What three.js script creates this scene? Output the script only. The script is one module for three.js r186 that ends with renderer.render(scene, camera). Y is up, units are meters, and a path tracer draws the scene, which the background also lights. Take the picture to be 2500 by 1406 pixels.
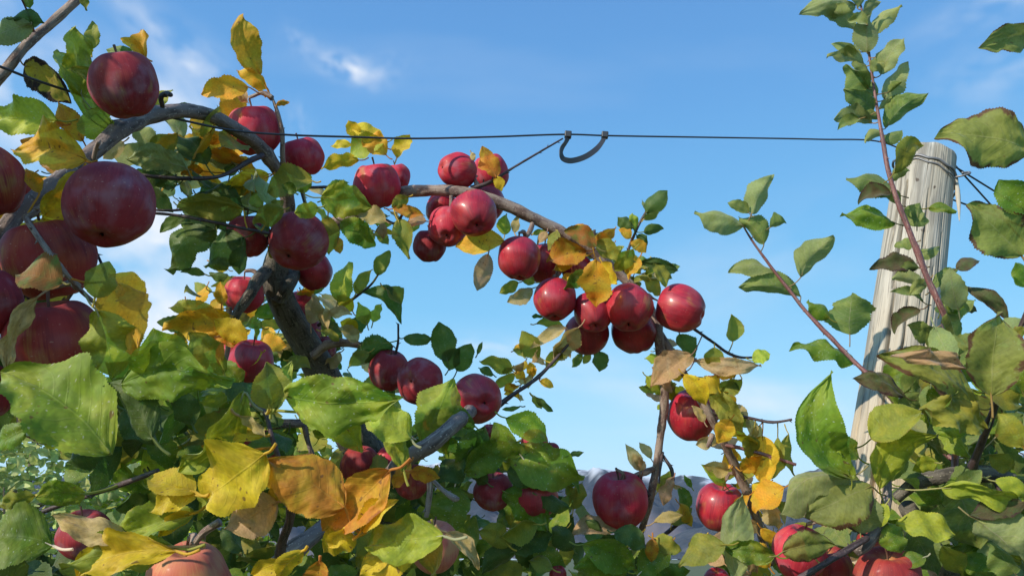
import * as THREE from 'three';
import { ImprovedNoise } from 'three/addons/math/ImprovedNoise.js';
import { mergeGeometries } from 'three/addons/utils/BufferGeometryUtils.js';
import { RoundedBoxGeometry } from 'three/addons/geometries/RoundedBoxGeometry.js';

// ---------------------------------------------------------------- camera, sky, sun, exposure
const V = (x, y, z) => new THREE.Vector3(x, y, z);
const { clamp, lerp, smoothstep } = THREE.MathUtils;
const scene = new THREE.Scene();
const EYE = V(0, 1.65, 0), PITCH = THREE.MathUtils.degToRad(18), F = 2040, CX = 1250, CY = 703;
const RIGHT = V(1, 0, 0), UPV = V(0, Math.cos(PITCH), Math.sin(PITCH)), FWD = V(0, Math.sin(PITCH), -Math.cos(PITCH));
const camera = new THREE.PerspectiveCamera(2 * THREE.MathUtils.radToDeg(Math.atan(CY / F)), 1024 / 575, 0.05, 60000);
camera.position.copy(EYE);
camera.lookAt(EYE.clone().add(FWD));
scene.add(camera);
// a direction or a point of the place, found from where it shows in the photograph and how far away it stands
const ray = (x, y) => FWD.clone().addScaledVector(RIGHT, (x - CX) / F).addScaledVector(UPV, (CY - y) / F);
const at = (x, y, d) => EYE.clone().addScaledVector(ray(x, y), d);

const SUN = V(-0.66, 0.43, 0.6).normalize();
const sun = new THREE.DirectionalLight(new THREE.Color().setRGB(1, 0.9, 0.74), 4.4);
sun.name = 'sun';
sun.position.copy(SUN).multiplyScalar(30);
sun.castShadow = true;
sun.shadow.mapSize.set(2048, 2048);
Object.assign(sun.shadow.camera, { left: -8, right: 8, top: 8, bottom: -8, near: 1, far: 60 });
scene.add(sun, sun.target);

const renderer = new THREE.WebGLRenderer({ antialias: true });
renderer.setSize(1024, 575);
renderer.shadowMap.enabled = true;
renderer.toneMapping = THREE.LinearToneMapping;
renderer.toneMappingExposure = 1.25;

// seeded randomness and noise
let seed = 20171104;
const rnd = () => { seed = (seed + 0x6d2b79f5) | 0; let t = Math.imul(seed ^ (seed >>> 15), 1 | seed); t = (t + Math.imul(t ^ (t >>> 7), 61 | t)) ^ t; return ((t ^ (t >>> 14)) >>> 0) / 4294967296; };
const rr = (a, b) => a + (b - a) * rnd(), pick = (a) => a[Math.floor(rnd() * a.length)];
const trueRandom = Math.random; Math.random = rnd;
const IN = new ImprovedNoise();
Math.random = trueRandom;
const n3 = (x, y, z) => IN.noise(x + 31.7, y + 17.3, z + 53.1);
const fbm = (x, y, z, o = 4) => { let s = 0, a = 0.5; for (let i = 0; i < o; i++) { s += a * n3(x, y, z); x *= 2.03; y *= 2.03; z *= 2.03; a *= 0.5; } return s; };

// the sky: clear autumn air, paler towards the horizon, with thin torn cirrus
{
  const W = 2048, H = 1024, data = new Float32Array(W * H * 4);
  const stops = [[-1, 0.38, 0.44, 0.5], [0, 0.5, 0.7, 0.84], [0.07, 0.47, 0.69, 0.85], [0.13, 0.38, 0.645, 0.85], [0.2, 0.27, 0.565, 0.815], [0.28, 0.19, 0.475, 0.755], [0.38, 0.145, 0.395, 0.7], [0.5, 0.115, 0.315, 0.63], [0.6, 0.1, 0.27, 0.575], [1, 0.07, 0.2, 0.48]];
  // wisps: centre in the photograph, half sizes in radians along and across, slant, strength
  const wisps = [[850, 165, 0.03, 0.012, -0.15, 0.7], [935, 175, 0.025, 0.014, 0.5, 0.2], [440, 125, 0.06, 0.02, -0.5, 0.5], [330, 40, 0.05, 0.012, -0.6, 0.16], [60, 260, 0.12, 0.05, -0.15, 0.95], [430, 250, 0.07, 0.03, -0.5, 0.42], [60, 90, 0.06, 0.03, -0.4, 0.25],
    [330, 740, 0.11, 0.055, -0.55, 0.9], [480, 600, 0.11, 0.03, -0.25, 0.5], [380, 560, 0.06, 0.03, 0, 0.6], [1200, 845, 0.05, 0.008, -0.05, 0.4], [1480, 930, 0.17, 0.025, -0.2, 0.22], [1880, 1000, 0.12, 0.035, -0.25, 0.34], [2080, 560, 0.18, 0.05, 0.3, 0.1],
    [2460, 160, 0.06, 0.024, 0.05, 0.3], [2450, 5, 0.06, 0.014, 0.1, 0.3], [1750, 690, 0.16, 0.05, 0.2, 0.12], [735, 100, 0.02, 0.012, -0.7, 0.2], [730, 300, 0.012, 0.02, 0.2, 0.14]].map(([x, y, a, b, s, k]) => ({ c: ray(x, y).normalize(), a, b, s, k }));
  for (const w of wisps) { w.e = V(-w.c.z, 0, w.c.x).normalize(); w.u = w.e.clone().cross(w.c).normalize(); if (w.u.y < 0) w.u.negate(); }
  const dir = V(0, 0, 0);
  for (let j = 0; j < H; j++) {
    const el = ((j + 0.5) / H - 0.5) * Math.PI, y = Math.sin(el);
    let k = 1; while (k < stops.length - 1 && stops[k][0] < y) k++;
    const A = stops[k - 1], B = stops[k], f = clamp((y - A[0]) / (B[0] - A[0]), 0, 1);
    for (let i = 0; i < W; i++) {
      const az = ((i + 0.5) / W - 0.5) * 2 * Math.PI;
      dir.set(Math.cos(az) * Math.cos(el), y, Math.sin(az) * Math.cos(el));
      let cloud = 0;
      if (y > -0.05) {
        const h = 1 / (Math.max(y, 0) + 0.18), qx = dir.x * h, qz = dir.z * h;
        // faint high cirrus all over the sky
        const veil = fbm(qx * 1.6 + 3, qz * 4.2, 7.1, 5);
        cloud = 0.06 * smoothstep(veil, 0.1, 0.5) + 0.03 * smoothstep(fbm(qx * 0.8, qz * 0.8, 2.2, 3), -0.1, 0.4);
        for (const w of wisps) {
          const cd = dir.dot(w.c);
          if (cd < 0.9) continue;
          const p = dir.dot(w.e), q = dir.dot(w.u), c = Math.cos(w.s), s = Math.sin(w.s), pa = (p * c + q * s) / w.a, qa = (q * c - p * s) / w.b, r = pa * pa + qa * qa;
          if (r > 5) continue;
          const tear = fbm(pa * 1.3 + w.c.x * 40, qa * 0.9 + w.c.y * 40, 4.4, 5);
          cloud += w.k * Math.exp(-r * 0.9) * clamp(0.55 + tear * 2.2, 0, 1.5);
        }
      }
      // the air glows round the sun, more gently away from it
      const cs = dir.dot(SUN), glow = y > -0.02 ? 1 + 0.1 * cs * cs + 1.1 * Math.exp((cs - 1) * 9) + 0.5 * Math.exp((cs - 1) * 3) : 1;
      cloud = clamp(cloud, 0, 0.9);
      const o = (j * W + i) * 4, lit = [0.74, 0.78, 0.84];
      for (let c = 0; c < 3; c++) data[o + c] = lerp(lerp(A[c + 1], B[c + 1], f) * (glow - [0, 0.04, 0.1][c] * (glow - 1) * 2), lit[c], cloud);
      data[o + 3] = 1;
    }
  }
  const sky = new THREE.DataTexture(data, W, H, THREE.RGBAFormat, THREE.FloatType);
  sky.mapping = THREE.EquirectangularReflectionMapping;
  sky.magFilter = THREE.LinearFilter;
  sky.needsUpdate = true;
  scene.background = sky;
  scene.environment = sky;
}

// ---------------------------------------------------------------- helpers
const taken = new Map();
const numbered = (name) => { const k = taken.get(name) ?? 0; taken.set(name, k + 1); return k ? name + '_' + String(k).padStart(3, '0') : name; };
function tag(o, label, category, group, kind) {
  if (label) o.userData.label = label;
  if (category) o.userData.category = category;
  if (group) o.userData.group = group;
  if (kind) o.userData.kind = kind;
  return o;
}
function thing(name, base, label, category, group) {
  const o = new THREE.Group(); o.name = numbered(name); o.position.copy(base); scene.add(o);
  return tag(o, label, category, group);
}
function mesh(name, geometry, material, parent) {      // geometry in world coordinates; becomes local to its parent
  const m = new THREE.Mesh(geometry, material); m.name = name; m.castShadow = m.receiveShadow = true;
  if (parent && parent !== scene) geometry.translate(-parent.position.x, -parent.position.y, -parent.position.z);
  (parent ?? scene).add(m);
  return m;
}
function texture(W, H, fn, srgb = true) {              // fn(u, v) -> [r, g, b] linear 0..1
  const d = new Uint8Array(W * H * 4), enc = (x) => { x = clamp(x, 0, 1); return 255 * (srgb ? (x <= 0.0031308 ? 12.92 * x : 1.055 * Math.pow(x, 1 / 2.4) - 0.055) : x); };
  for (let j = 0; j < H; j++) for (let i = 0; i < W; i++) {
    const c = fn((i + 0.5) / W, (j + 0.5) / H), o = (j * W + i) * 4;
    d[o] = enc(c[0]); d[o + 1] = enc(c[1]); d[o + 2] = enc(c[2]); d[o + 3] = 255;
  }
  const t = new THREE.DataTexture(d, W, H);
  if (srgb) t.colorSpace = THREE.SRGBColorSpace;
  t.wrapS = t.wrapT = THREE.RepeatWrapping; t.magFilter = THREE.LinearFilter; t.needsUpdate = true;
  return t;
}
const mix3 = (a, b, t) => [lerp(a[0], b[0], t), lerp(a[1], b[1], t), lerp(a[2], b[2], t)];
// a limb: smooth tapering tube through points [x, y, depth, radius in photograph pixels], slightly uneven like bark
function limbGeometry(pts, { sides = 12, per = 7, rough = 0.085 } = {}) {
  const P = pts.map((p) => at(p[0], p[1], p[2])), R = pts.map((p) => (p[3] * p[2]) / F);
  return tubeGeometry(P, R, { sides, per, rough, joints: true });
}
function tubeGeometry(P, R, { sides = 10, per = 6, rough = 0.05, color, joints } = {}) {
  const curve = new THREE.CatmullRomCurve3(P, false, 'centripetal'), n = (P.length - 1) * per, pos = [], uv = [], idx = [], col = [];
  let normal = V(0, 1, 0), len = 0, last = null;
  const ph = rnd() * 50, swell = [];
  if (joints) for (let k = 0, total = curve.getLength(); k < total / 0.035; k++) swell.push([rnd() * total, rr(-2.2, 2.2), rr(0.08, 0.36), rr(0.004, 0.012)]);
  const knobs = (l, a) => { let k = 0; for (const [l0, ang, tall, wide] of swell) { const e = (l - l0) / wide; if (e * e < 6) k += tall * Math.exp(-e * e) * (0.2 + 0.8 * (Math.cos(a - ang) * 0.5 + 0.5) ** 6); } return k; };
  for (let i = 0; i <= n; i++) {
    const t = i / n, p = curve.getPoint(t), tan = curve.getTangent(t).normalize();
    if (last) len += p.distanceTo(last); last = p;
    normal = normal.clone().addScaledVector(tan, -normal.dot(tan));
    if (normal.lengthSq() < 1e-4) normal = V(1, 0, 0).addScaledVector(tan, -tan.x);
    normal.normalize();
    const bi = tan.clone().cross(normal), k = Math.min(P.length - 2, Math.floor(t * (P.length - 1))), f = t * (P.length - 1) - k, r = lerp(R[k], R[k + 1], f);
    for (let s = 0; s <= sides; s++) {
      const a = (s / sides) * Math.PI * 2, c = Math.cos(a), d = Math.sin(a);
      const q = r * (1 + rough * 2 * n3(c * 1.2 + ph, d * 1.2, len / (r + 0.004) * 0.35) + rough * 0.9 * n3(c * 3, d * 3 + ph, len / (r + 0.002) * 1.3) + knobs(len, a));
      pos.push(p.x + (normal.x * c + bi.x * d) * q, p.y + (normal.y * c + bi.y * d) * q, p.z + (normal.z * c + bi.z * d) * q);
      uv.push((s / sides) * Math.max(1, Math.round((r * 6.28) / 0.05)) * 0.5, len / 0.12);
      if (color) col.push(...color);
    }
  }
  const w = sides + 1;
  for (let i = 0; i < n; i++) for (let s = 0; s < sides; s++) { const a = i * w + s; idx.push(a, a + 1, a + w, a + 1, a + w + 1, a + w); }
  for (const [ring, flip] of [[0, 1], [n, 0]]) {          // close both ends
    const c = pos.length / 3, p = curve.getPoint(ring ? 1 : 0);
    pos.push(p.x, p.y, p.z); uv.push(0, 0); if (color) col.push(...color);
    for (let s = 0; s < sides; s++) { const a = ring * w + s; flip ? idx.push(c, a + 1, a) : idx.push(c, a, a + 1); }
  }
  const g = new THREE.BufferGeometry();
  g.setAttribute('position', new THREE.Float32BufferAttribute(pos, 3));
  g.setAttribute('uv', new THREE.Float32BufferAttribute(uv, 2));
  if (color) g.setAttribute('color', new THREE.Float32BufferAttribute(col, 3));
  g.setIndex(idx); g.computeVertexNormals();
  return g;
}

// ---------------------------------------------------------------- materials
const bark = (base, dark, pale, s) => texture(256, 512, (u, v) => {
  const c = Math.cos(u * 6.283) * 1.6, d = Math.sin(u * 6.283) * 1.6;
  let k = fbm(c * 1.5, d * 1.5, v * 5 + s, 4);
  let col = mix3(base, dark, smoothstep(k * 1.5, -0.1, 0.45));
  col = mix3(col, pale, 0.6 * smoothstep(fbm(c * 2.2, d * 2.2, v * 3 + 9 + s, 3), 0.12, 0.4));
  const spots = n3(c * 6, d * 6, v * 42 + s);                       // lenticels
  if (spots > 0.5) col = mix3(col, pale, 0.95);
  const rings = n3(c * 0.6, d * 0.6, v * 30 + s * 2);
  if (rings > 0.42) col = mix3(col, dark, 0.5);
  return col;
});
const barkBump = texture(256, 512, (u, v) => { const c = Math.cos(u * 6.283) * 1.6, d = Math.sin(u * 6.283) * 1.6, k = 0.5 + 0.5 * fbm(c * 3, d * 3, v * 9, 5) + 0.25 * smoothstep(n3(c * 6, d * 6, v * 42), 0.45, 0.6); return [k, k, k]; }, false);
const std = (o) => new THREE.MeshStandardMaterial(o);
const BARK = {
  limb: std({ name: 'grey_bark', map: bark([0.19, 0.145, 0.13], [0.075, 0.056, 0.05], [0.38, 0.33, 0.29], 1), bumpMap: barkBump, bumpScale: 0.0012, roughness: 0.82 }),
  trunk: std({ name: 'trunk_bark', map: bark([0.115, 0.1, 0.08], [0.04, 0.035, 0.028], [0.27, 0.25, 0.19], 5), bumpMap: barkBump, bumpScale: 0.002, roughness: 0.88 }),
  warm: std({ name: 'brown_bark', map: bark([0.27, 0.2, 0.16], [0.14, 0.085, 0.07], [0.46, 0.38, 0.31], 8), bumpMap: barkBump, bumpScale: 0.001, roughness: 0.75 }),
  dark: std({ name: 'dark_twig_bark', map: bark([0.07, 0.042, 0.043], [0.025, 0.017, 0.018], [0.16, 0.12, 0.11], 11), bumpMap: barkBump, bumpScale: 0.0005, roughness: 0.6 }),
  red: std({ name: 'red_shoot_bark', map: bark([0.19, 0.075, 0.07], [0.1, 0.05, 0.05], [0.4, 0.3, 0.25], 14), bumpMap: barkBump, bumpScale: 0.0005, roughness: 0.5 }),
};

// leaf skins: colour, blotches, burnt margins, veins and specks, by kind
//            main colour            second colour          how much   margin colour        reach  veins (lighter +, darker -) specks
const KINDS = {
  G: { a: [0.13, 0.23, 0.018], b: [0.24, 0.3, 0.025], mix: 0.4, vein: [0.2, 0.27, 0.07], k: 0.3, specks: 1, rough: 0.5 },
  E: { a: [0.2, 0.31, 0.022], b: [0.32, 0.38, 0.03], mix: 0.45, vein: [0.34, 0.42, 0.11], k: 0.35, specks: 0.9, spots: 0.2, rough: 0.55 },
  D: { a: [0.075, 0.135, 0.022], b: [0.13, 0.175, 0.026], mix: 0.3, vein: [0.1, 0.15, 0.06], k: 0.35, specks: 0.4, rough: 0.5, edge: [0.09, 0.07, 0.02], reach: 0.1 },  // dark green for shaded leaves and undersides; the shade is in the colour
  U: { a: [0.3, 0.35, 0.125], b: [0.33, 0.36, 0.1], mix: 0.4, vein: [0.46, 0.4, 0.24], k: 0.6, specks: 0.1, rough: 0.75 },
  L: { a: [0.42, 0.46, 0.035], b: [0.26, 0.34, 0.03], mix: 0.4, vein: [0.42, 0.43, 0.12], k: 0.3, specks: 0.5, rough: 0.55, edge: [0.5, 0.42, 0.05], reach: 0.1 },
  M: { a: [0.26, 0.28, 0.032], b: [0.38, 0.34, 0.036], mix: 0.45, vein: [0.3, 0.28, 0.08], k: 0.3, specks: 0.25, rough: 0.6, edge: [0.3, 0.19, 0.04], reach: 0.14 },
  Y: { a: [0.74, 0.55, 0.02], b: [0.66, 0.43, 0.02], mix: 0.4, vein: [0.62, 0.45, 0.08], k: 0.25, specks: 0, spots: 0.5, rough: 0.6 },
  H: { a: [0.15, 0.22, 0.05], b: [0.25, 0.3, 0.06], mix: 0.45, vein: [0.36, 0.33, 0.18], k: 0.6, specks: 0.3, rough: 0.65, edge: [0.12, 0.09, 0.03], reach: 0.08 },
  A: { a: [0.78, 0.39, 0.02], b: [0.7, 0.46, 0.028], mix: 0.45, vein: [0.42, 0.2, 0.03], k: 0.3, specks: 0, spots: 1, rough: 0.6, edge: [0.42, 0.2, 0.035], reach: 0.12 },
  O: { a: [0.64, 0.24, 0.02], b: [0.68, 0.38, 0.025], mix: 0.5, vein: [0.58, 0.33, 0.06], k: 0.3, specks: 0, spots: 0.9, rough: 0.6, edge: [0.33, 0.11, 0.03], reach: 0.12 },
  R: { a: [0.4, 0.16, 0.03], b: [0.22, 0.23, 0.04], mix: 0.6, vein: [0.4, 0.28, 0.07], k: 0.3, specks: 0, spots: 0.7, rough: 0.6 },
  T: { a: [0.6, 0.45, 0.19], b: [0.5, 0.37, 0.1], mix: 0.4, vein: [0.5, 0.36, 0.16], k: 0.3, specks: 0, spots: 0.3, rough: 0.7, edge: [0.36, 0.2, 0.08], reach: 0.08 },
  P: { a: [0.58, 0.36, 0.19], b: [0.46, 0.31, 0.12], mix: 0.4, vein: [0.38, 0.2, 0.1], k: 0.3, specks: 0, spots: 0.3, rough: 0.7, edge: [0.18, 0.075, 0.035], reach: 0.06 },
  B: { a: [0.29, 0.31, 0.06], b: [0.2, 0.24, 0.045], mix: 0.4, vein: [0.36, 0.36, 0.13], k: 0.5, specks: 0.2, spots: 0.4, rough: 0.6, edge: [0.13, 0.06, 0.025], reach: 0.4 },
  N: { a: [0.1, 0.075, 0.03], b: [0.085, 0.11, 0.03], mix: 0.5, vein: [0.2, 0.15, 0.07], k: 0.3, specks: 0.1, spots: 1, rough: 0.7, edge: [0.06, 0.026, 0.02], reach: 0.45 },
  K: { a: [0.52, 0.38, 0.03], b: [0.36, 0.29, 0.03], mix: 0.5, vein: [0.45, 0.3, 0.05], k: 0.3, specks: 0, spots: 1.6, rough: 0.65, edge: [0.035, 0.018, 0.014], reach: 0.8 },
};
const veinAt = (u, v) => {                              // 0..1, 1 on a vein
  const x = Math.abs(u - 0.5) * 2, mid = 1 - smoothstep(x, 0.012, 0.045 - 0.03 * v);
  const q = (v - 0.24 * x - 0.05 * x * x) * 9 + (u > 0.5 ? 0.42 : 0), f = Math.abs(q - Math.round(q));
  const side = (1 - smoothstep(f, 0.02, 0.075)) * (1 - 0.6 * x) * smoothstep(x, 0, 0.05);
  return Math.max(mid, side * 0.75);
};
const leafBump = texture(192, 384, (u, v) => { const k = 0.55 - 0.5 * veinAt(u, v) + 0.22 * fbm(u * 16, v * 32, 3, 3); return [k, k, k]; }, false);
const LEAF = {};
Object.entries(KINDS).forEach(([name, q], n) => {
  LEAF[name] = [0, 1, 2].map((variant) => new THREE.MeshPhysicalMaterial({
    name: 'leaf_skin', vertexColors: true, roughness: q.rough + 0.08, transmission: 0.5, thickness: 0, specularIntensity: 0.45, bumpMap: leafBump, bumpScale: 0.00045, side: THREE.DoubleSide,
    map: texture(160, 320, (u, v) => {
      const s = n * 13 + variant * 37, x = Math.abs(u - 0.5) * 2;
      let c = mix3(q.a, q.b, q.mix * 2 * smoothstep(fbm(u * 2.2 + s, v * 4.4, 1.1 + s, 4), -0.25, 0.35));
      const grain = 1 + 0.35 * fbm(u * 14, v * 28 + s, 5, 3);
      c = [c[0] * grain, c[1] * grain, c[2] * grain];
      if (q.edge) {
        const ragged = x * x * 0.9 + 0.5 * Math.max(0, v - 0.75) * 4 * 0.35 + 0.9 * fbm(u * 3 + s, v * 6, 8.2, 4);
        c = mix3(c, q.edge, smoothstep(ragged, 1.05 - q.reach, 1.25 - q.reach));
      }
      if (q.spots) { const p = n3(u * 11 + s, v * 22, 3.3) + 0.5 * n3(u * 4, v * 8 + s, 1.3); if (p > 0.72 - 0.12 * q.spots) c = mix3(c, [0.16, 0.07, 0.025], clamp((p - 0.72 + 0.12 * q.spots) * 5, 0, 0.75)); }
      c = mix3(c, q.vein, q.k * 1.15 * veinAt(u, v) * (0.75 + 0.8 * n3(u * 5, v * 9, s)));
      if (q.specks) { const p = n3(u * 20 + s, v * 40, 2.7 + s); if (p > 0.5) c = mix3(c, [0.55, 0.58, 0.45], clamp((p - 0.5) * 6, 0, 0.75) * q.specks); const z = fbm(u * 3 + s * 2, v * 5, 6.6, 4); c = mix3(c, [0.3, 0.36, 0.22], q.specks * 0.3 * smoothstep(z, 0.12, 0.45)); }
      return c;
    }),
  }));
});
const soft = (t, u) => { const x = Math.abs(u), q = (t - 0.24 * x) * 9 + (u > 0 ? 0.42 : 0), f = Math.abs(q - Math.round(q)); return (1 - smoothstep(f, 0, 0.3)) * Math.min(1, x * 4) + 0.8 * (1 - smoothstep(x, 0, 0.14)); }; // how deep a vein draws the blade in
// one leaf blade with its stalk, in world coordinates.
// B base and T tip of the blade; W width; phi how far the blade is turned about its midrib; c sideways sweep, z bulge of the midrib; fold the V of the two halves
function leafGeometry(B, T, W, o = {}) {
  const { phi = 0, c = 0, z = 0, fold = 0.3, curl = 0, wave = 0.06, nt = 30, nu = 8, twist = 0, hook = 0, tint = [1, 1, 1], stalk, stalkTint, teeth = 0.045, stalkR = 0.0011, torn = 0.07 } = o;
  const ax = T.clone().sub(B), L = ax.length(); ax.divideScalar(L);
  const view = B.clone().lerp(T, 0.5).sub(EYE).normalize();
  let s0 = ax.clone().cross(view); if (s0.lengthSq() < 1e-4) s0 = V(1, 0, 0); s0.normalize();
  const n0 = s0.clone().cross(ax).normalize(); if (n0.dot(view) > 0) n0.negate();
  const s = V(0, 0, 0), n = V(0, 0, 0);
  const pos = [], uv = [], col = [], idx = [], ph = rnd() * 90, p = V(0, 0, 0);
  const w1 = rr(0.9, 2.6), w2 = rnd() * 6.28;
  for (let i = 0; i <= nt; i++) {
    const t = i / nt, prof = Math.pow(Math.sin(Math.PI * Math.pow(clamp(t, 0.001, 0.999), 0.86)), 0.7) * (1 - 0.3 * smoothstep(t, 0.8, 1));
    const bend = 4 * t * (1 - t), ph2 = phi + twist * (t - 0.5) * 2 + hook * smoothstep(t, 0.6, 1), tipDrop = hook * 0.22 * smoothstep(t, 0.55, 1) ** 2;
    s.copy(s0).multiplyScalar(Math.cos(ph2)).addScaledVector(n0, Math.sin(ph2)); n.copy(n0).multiplyScalar(Math.cos(ph2)).addScaledVector(s0, -Math.sin(ph2));
    for (let j = 0; j <= nu; j++) {
      const u = (j / nu) * 2 - 1, e = Math.abs(u), side = u < 0 ? 3 : 7;
      let h = (W / 2) * Math.max(prof, 0.012);
      h *= 1 + torn * (2 * n3(t * 3.2, side, ph) + 1.1 * n3(t * 9, side, ph));
      if (e === 1) h *= 1 + (i % 2 ? teeth : -teeth);
      const x = u * h * Math.cos(fold * e), lift = e * h * Math.sin(fold) - e * e * h * curl + L * wave * e * Math.sin(t * 6.28 * w1 + w2 + (u > 0 ? 1.9 : 0)) * (0.4 + 0.6 * t) + 0.05 * L * n3(t * 3.4, u * 1.7, ph) + (nt > 40 ? L * (0.018 * n3(t * 7, u * 4, ph + 5) + 0.006 * n3(t * 17, u * 8, ph) - 0.0055 * soft(t, u)) : 0);
      p.copy(B).addScaledVector(ax, L * t).addScaledVector(s0, c * L * bend).addScaledVector(n0, (z * bend - tipDrop) * L).addScaledVector(s, x).addScaledVector(n, lift);
      pos.push(p.x, p.y, p.z); uv.push(j / nu, t);
      const k = 1 + 0.14 * n3(t * 2 + ph, u, 3);
      col.push(tint[0] * k, tint[1] * k, tint[2] * k);
    }
  }
  const w = nu + 1;
  for (let i = 0; i < nt; i++) for (let j = 0; j < nu; j++) { const a = i * w + j; idx.push(a, a + 1, a + w, a + 1, a + w + 1, a + w); }
  if (stalk) {                                             // the stalk runs on into the midrib
    const m = B.clone().lerp(stalk, 0.5).addScaledVector(V(0, -1, 0), L * 0.03), end = B.clone().addScaledVector(ax, L * 0.1).addScaledVector(s0, c * L * 0.36).addScaledVector(n0, z * L * 0.36 );
    const g = tubeGeometry([stalk, m, B, end], [stalkR * 1.15, stalkR, stalkR, stalkR * 0.45], { sides: 5, per: nt > 20 ? 4 : 2, rough: 0.02 });
    const base = pos.length / 3, gp = g.attributes.position;
    for (let i = 0; i < gp.count; i++) { pos.push(gp.getX(i), gp.getY(i), gp.getZ(i)); uv.push(0.5, 0.03); col.push(...(stalkTint ?? tint)); }
    for (const k of g.index.array) idx.push(base + k);
  }
  const g = new THREE.BufferGeometry();
  g.setAttribute('position', new THREE.Float32BufferAttribute(pos, 3));
  g.setAttribute('uv', new THREE.Float32BufferAttribute(uv, 2));
  g.setAttribute('color', new THREE.Float32BufferAttribute(col, 3));
  g.setIndex(idx); g.computeVertexNormals();
  return g;
}
// leaves listed one to a line: blade base x y, tip x y in the photograph, width over length as seen, kind, then d depth, c sweep, p turn, z bulge, f fold, k curl, t tip nearer by this share of the length, q stalk end x y
const planted = new Map(), loose = new Map();
function plantLeaves(tree, depth, table, defaults = {}) {
  for (const line of table.trim().split('\n')) {
    const m = line.trim().split(/\s+/), [bx, by, tx, ty, w] = m.slice(0, 5).map(Number), kind = m[5], o = {};
    for (let i = 6; i < m.length; i++) { const key = m[i][0]; o[key] = Number(m[i].slice(1)); if (key === 'q') o.qy = Number(m[++i]); }
    const d = (o.d ?? depth) + rr(-0.012, 0.012), px = Math.hypot(tx - bx, ty - by), L = (px * d) / F;
    const tilt = (o.t ?? rr(-0.25, 0.25)) * L, B = at(bx, by, d + tilt * 0.5), T = at(tx, ty, d - tilt * 0.5);
    const arch = defaults.arch, across = T.clone().sub(B).cross(B.clone().sub(EYE)), up = across.y > 0 ? 1 : -1, steep = Math.min(1, Math.abs(across.y) / (across.length() + 1e-9) * 1.3);
    const phi = o.p ?? (arch ? rr(0.35, 0.75) : rr(0.2, 0.75)) * (rnd() < 0.5 ? -1 : 1), under = 'UD'.includes(kind);
    const out = B.clone().sub(T).normalize(), stalk = o.q !== undefined ? at(o.q, o.qy, d + 0.01) : nearWood(tree, B, out, L) ?? B.clone().addScaledVector(out, L * rr(0.2, 0.32)).addScaledVector(V(rr(-1, 1), rr(-1, 0.2), rr(-1, 1)), L * 0.06);
    const v = rr(0.85, 1.14), tint = [v * rr(0.94, 1.06), v, v * rr(0.85, 1.1)];
    const g = leafGeometry(B, T, ((w * px * d) / F / Math.cos(phi)) * (defaults.wide ?? 1.17), { phi, c: o.c ?? up * steep * (arch ? rr(0.04, 0.15) : rr(-0.02, 0.12)), z: o.z ?? rr(0, 0.12), fold: o.f ?? (arch ? (rnd() < 0.7 ? -1 : 1) * rr(0.35, 0.65) : (under ? -1 : 1) * rr(0.1, 0.5)), curl: o.k ?? rr(-0.35, 0.55), wave: px > 150 ? rr(0.05, 0.13) : rr(0.02, 0.1), twist: o.w ?? rr(-0.45, 0.45), hook: o.h ?? (arch ? rr(-0.7, 1.1) : rr(-0.3, 0.6)), torn: px > 150 ? rr(0.09, 0.2) : rr(0.05, 0.16), nt: px > 190 ? 84 : px > 120 ? 56 : 34, nu: px > 120 ? 18 : 8, teeth: px > 190 ? 0.018 : px > 120 ? 0.028 : 0.04, tint, stalk, stalkTint: defaults.stalkTint ?? ('GDHMB'.includes(kind) ? [2.2, 1.7, 2] : [1.1, 1, 1.4]), stalkR: defaults.stalkR ?? 0.001 });
    (planted.get(tree) ?? planted.set(tree, []).get(tree)).push({ g, m: pick(LEAF[kind]), size: px * px * w });
  }
}
// the nearest place on the tree's own wood that a leaf's stalk can come from
const wood = new Map();
function nearWood(tree, B, out, L) {
  let best = null, least = Math.max(0.035, L * 0.62);
  for (const p of wood.get(tree) ?? []) { const d = p.distanceTo(B), along = p.clone().sub(B).dot(out); if (along > -0.3 * d && d * (1.25 - 0.5 * along / (d + 1e-6)) < least && d > 0.006) { least = d * (1.25 - 0.5 * along / (d + 1e-6)); best = p; } }
  return best ? best.clone() : null;
}
// leaves nobody could count, joined by kind into a part of the tree
function scatterLeaves(tree, spots, count, kinds, size, o = {}) {
  for (let i = 0; i < count; i++) {
    const B = spots(), L = rr(size[0], size[1]), T = B.clone().add(V(rr(-1, 1), rr(-0.95, 0.55), rr(-1, 1)).normalize().multiplyScalar(L)), v = rr(0.75, 1.2);
    const g = leafGeometry(B, T, L * rr(0.45, 0.68), { phi: rr(-1.2, 1.2), c: rr(-0.1, 0.1), z: rr(-0.05, 0.15), fold: rr(-0.4, 0.5), wave: rr(0.02, 0.07), nt: o.nt ?? 14, nu: 4, tint: [v * rr(0.9, 1.1), v, v], stalk: B.clone().lerp(T, -0.25), stalkR: 0.0009 });
    const k = kinds[Math.floor(rnd() * kinds.length)];
    (loose.get(tree) ?? loose.set(tree, []).get(tree)).push({ g, m: LEAF[k][1] });
  }
}
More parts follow.
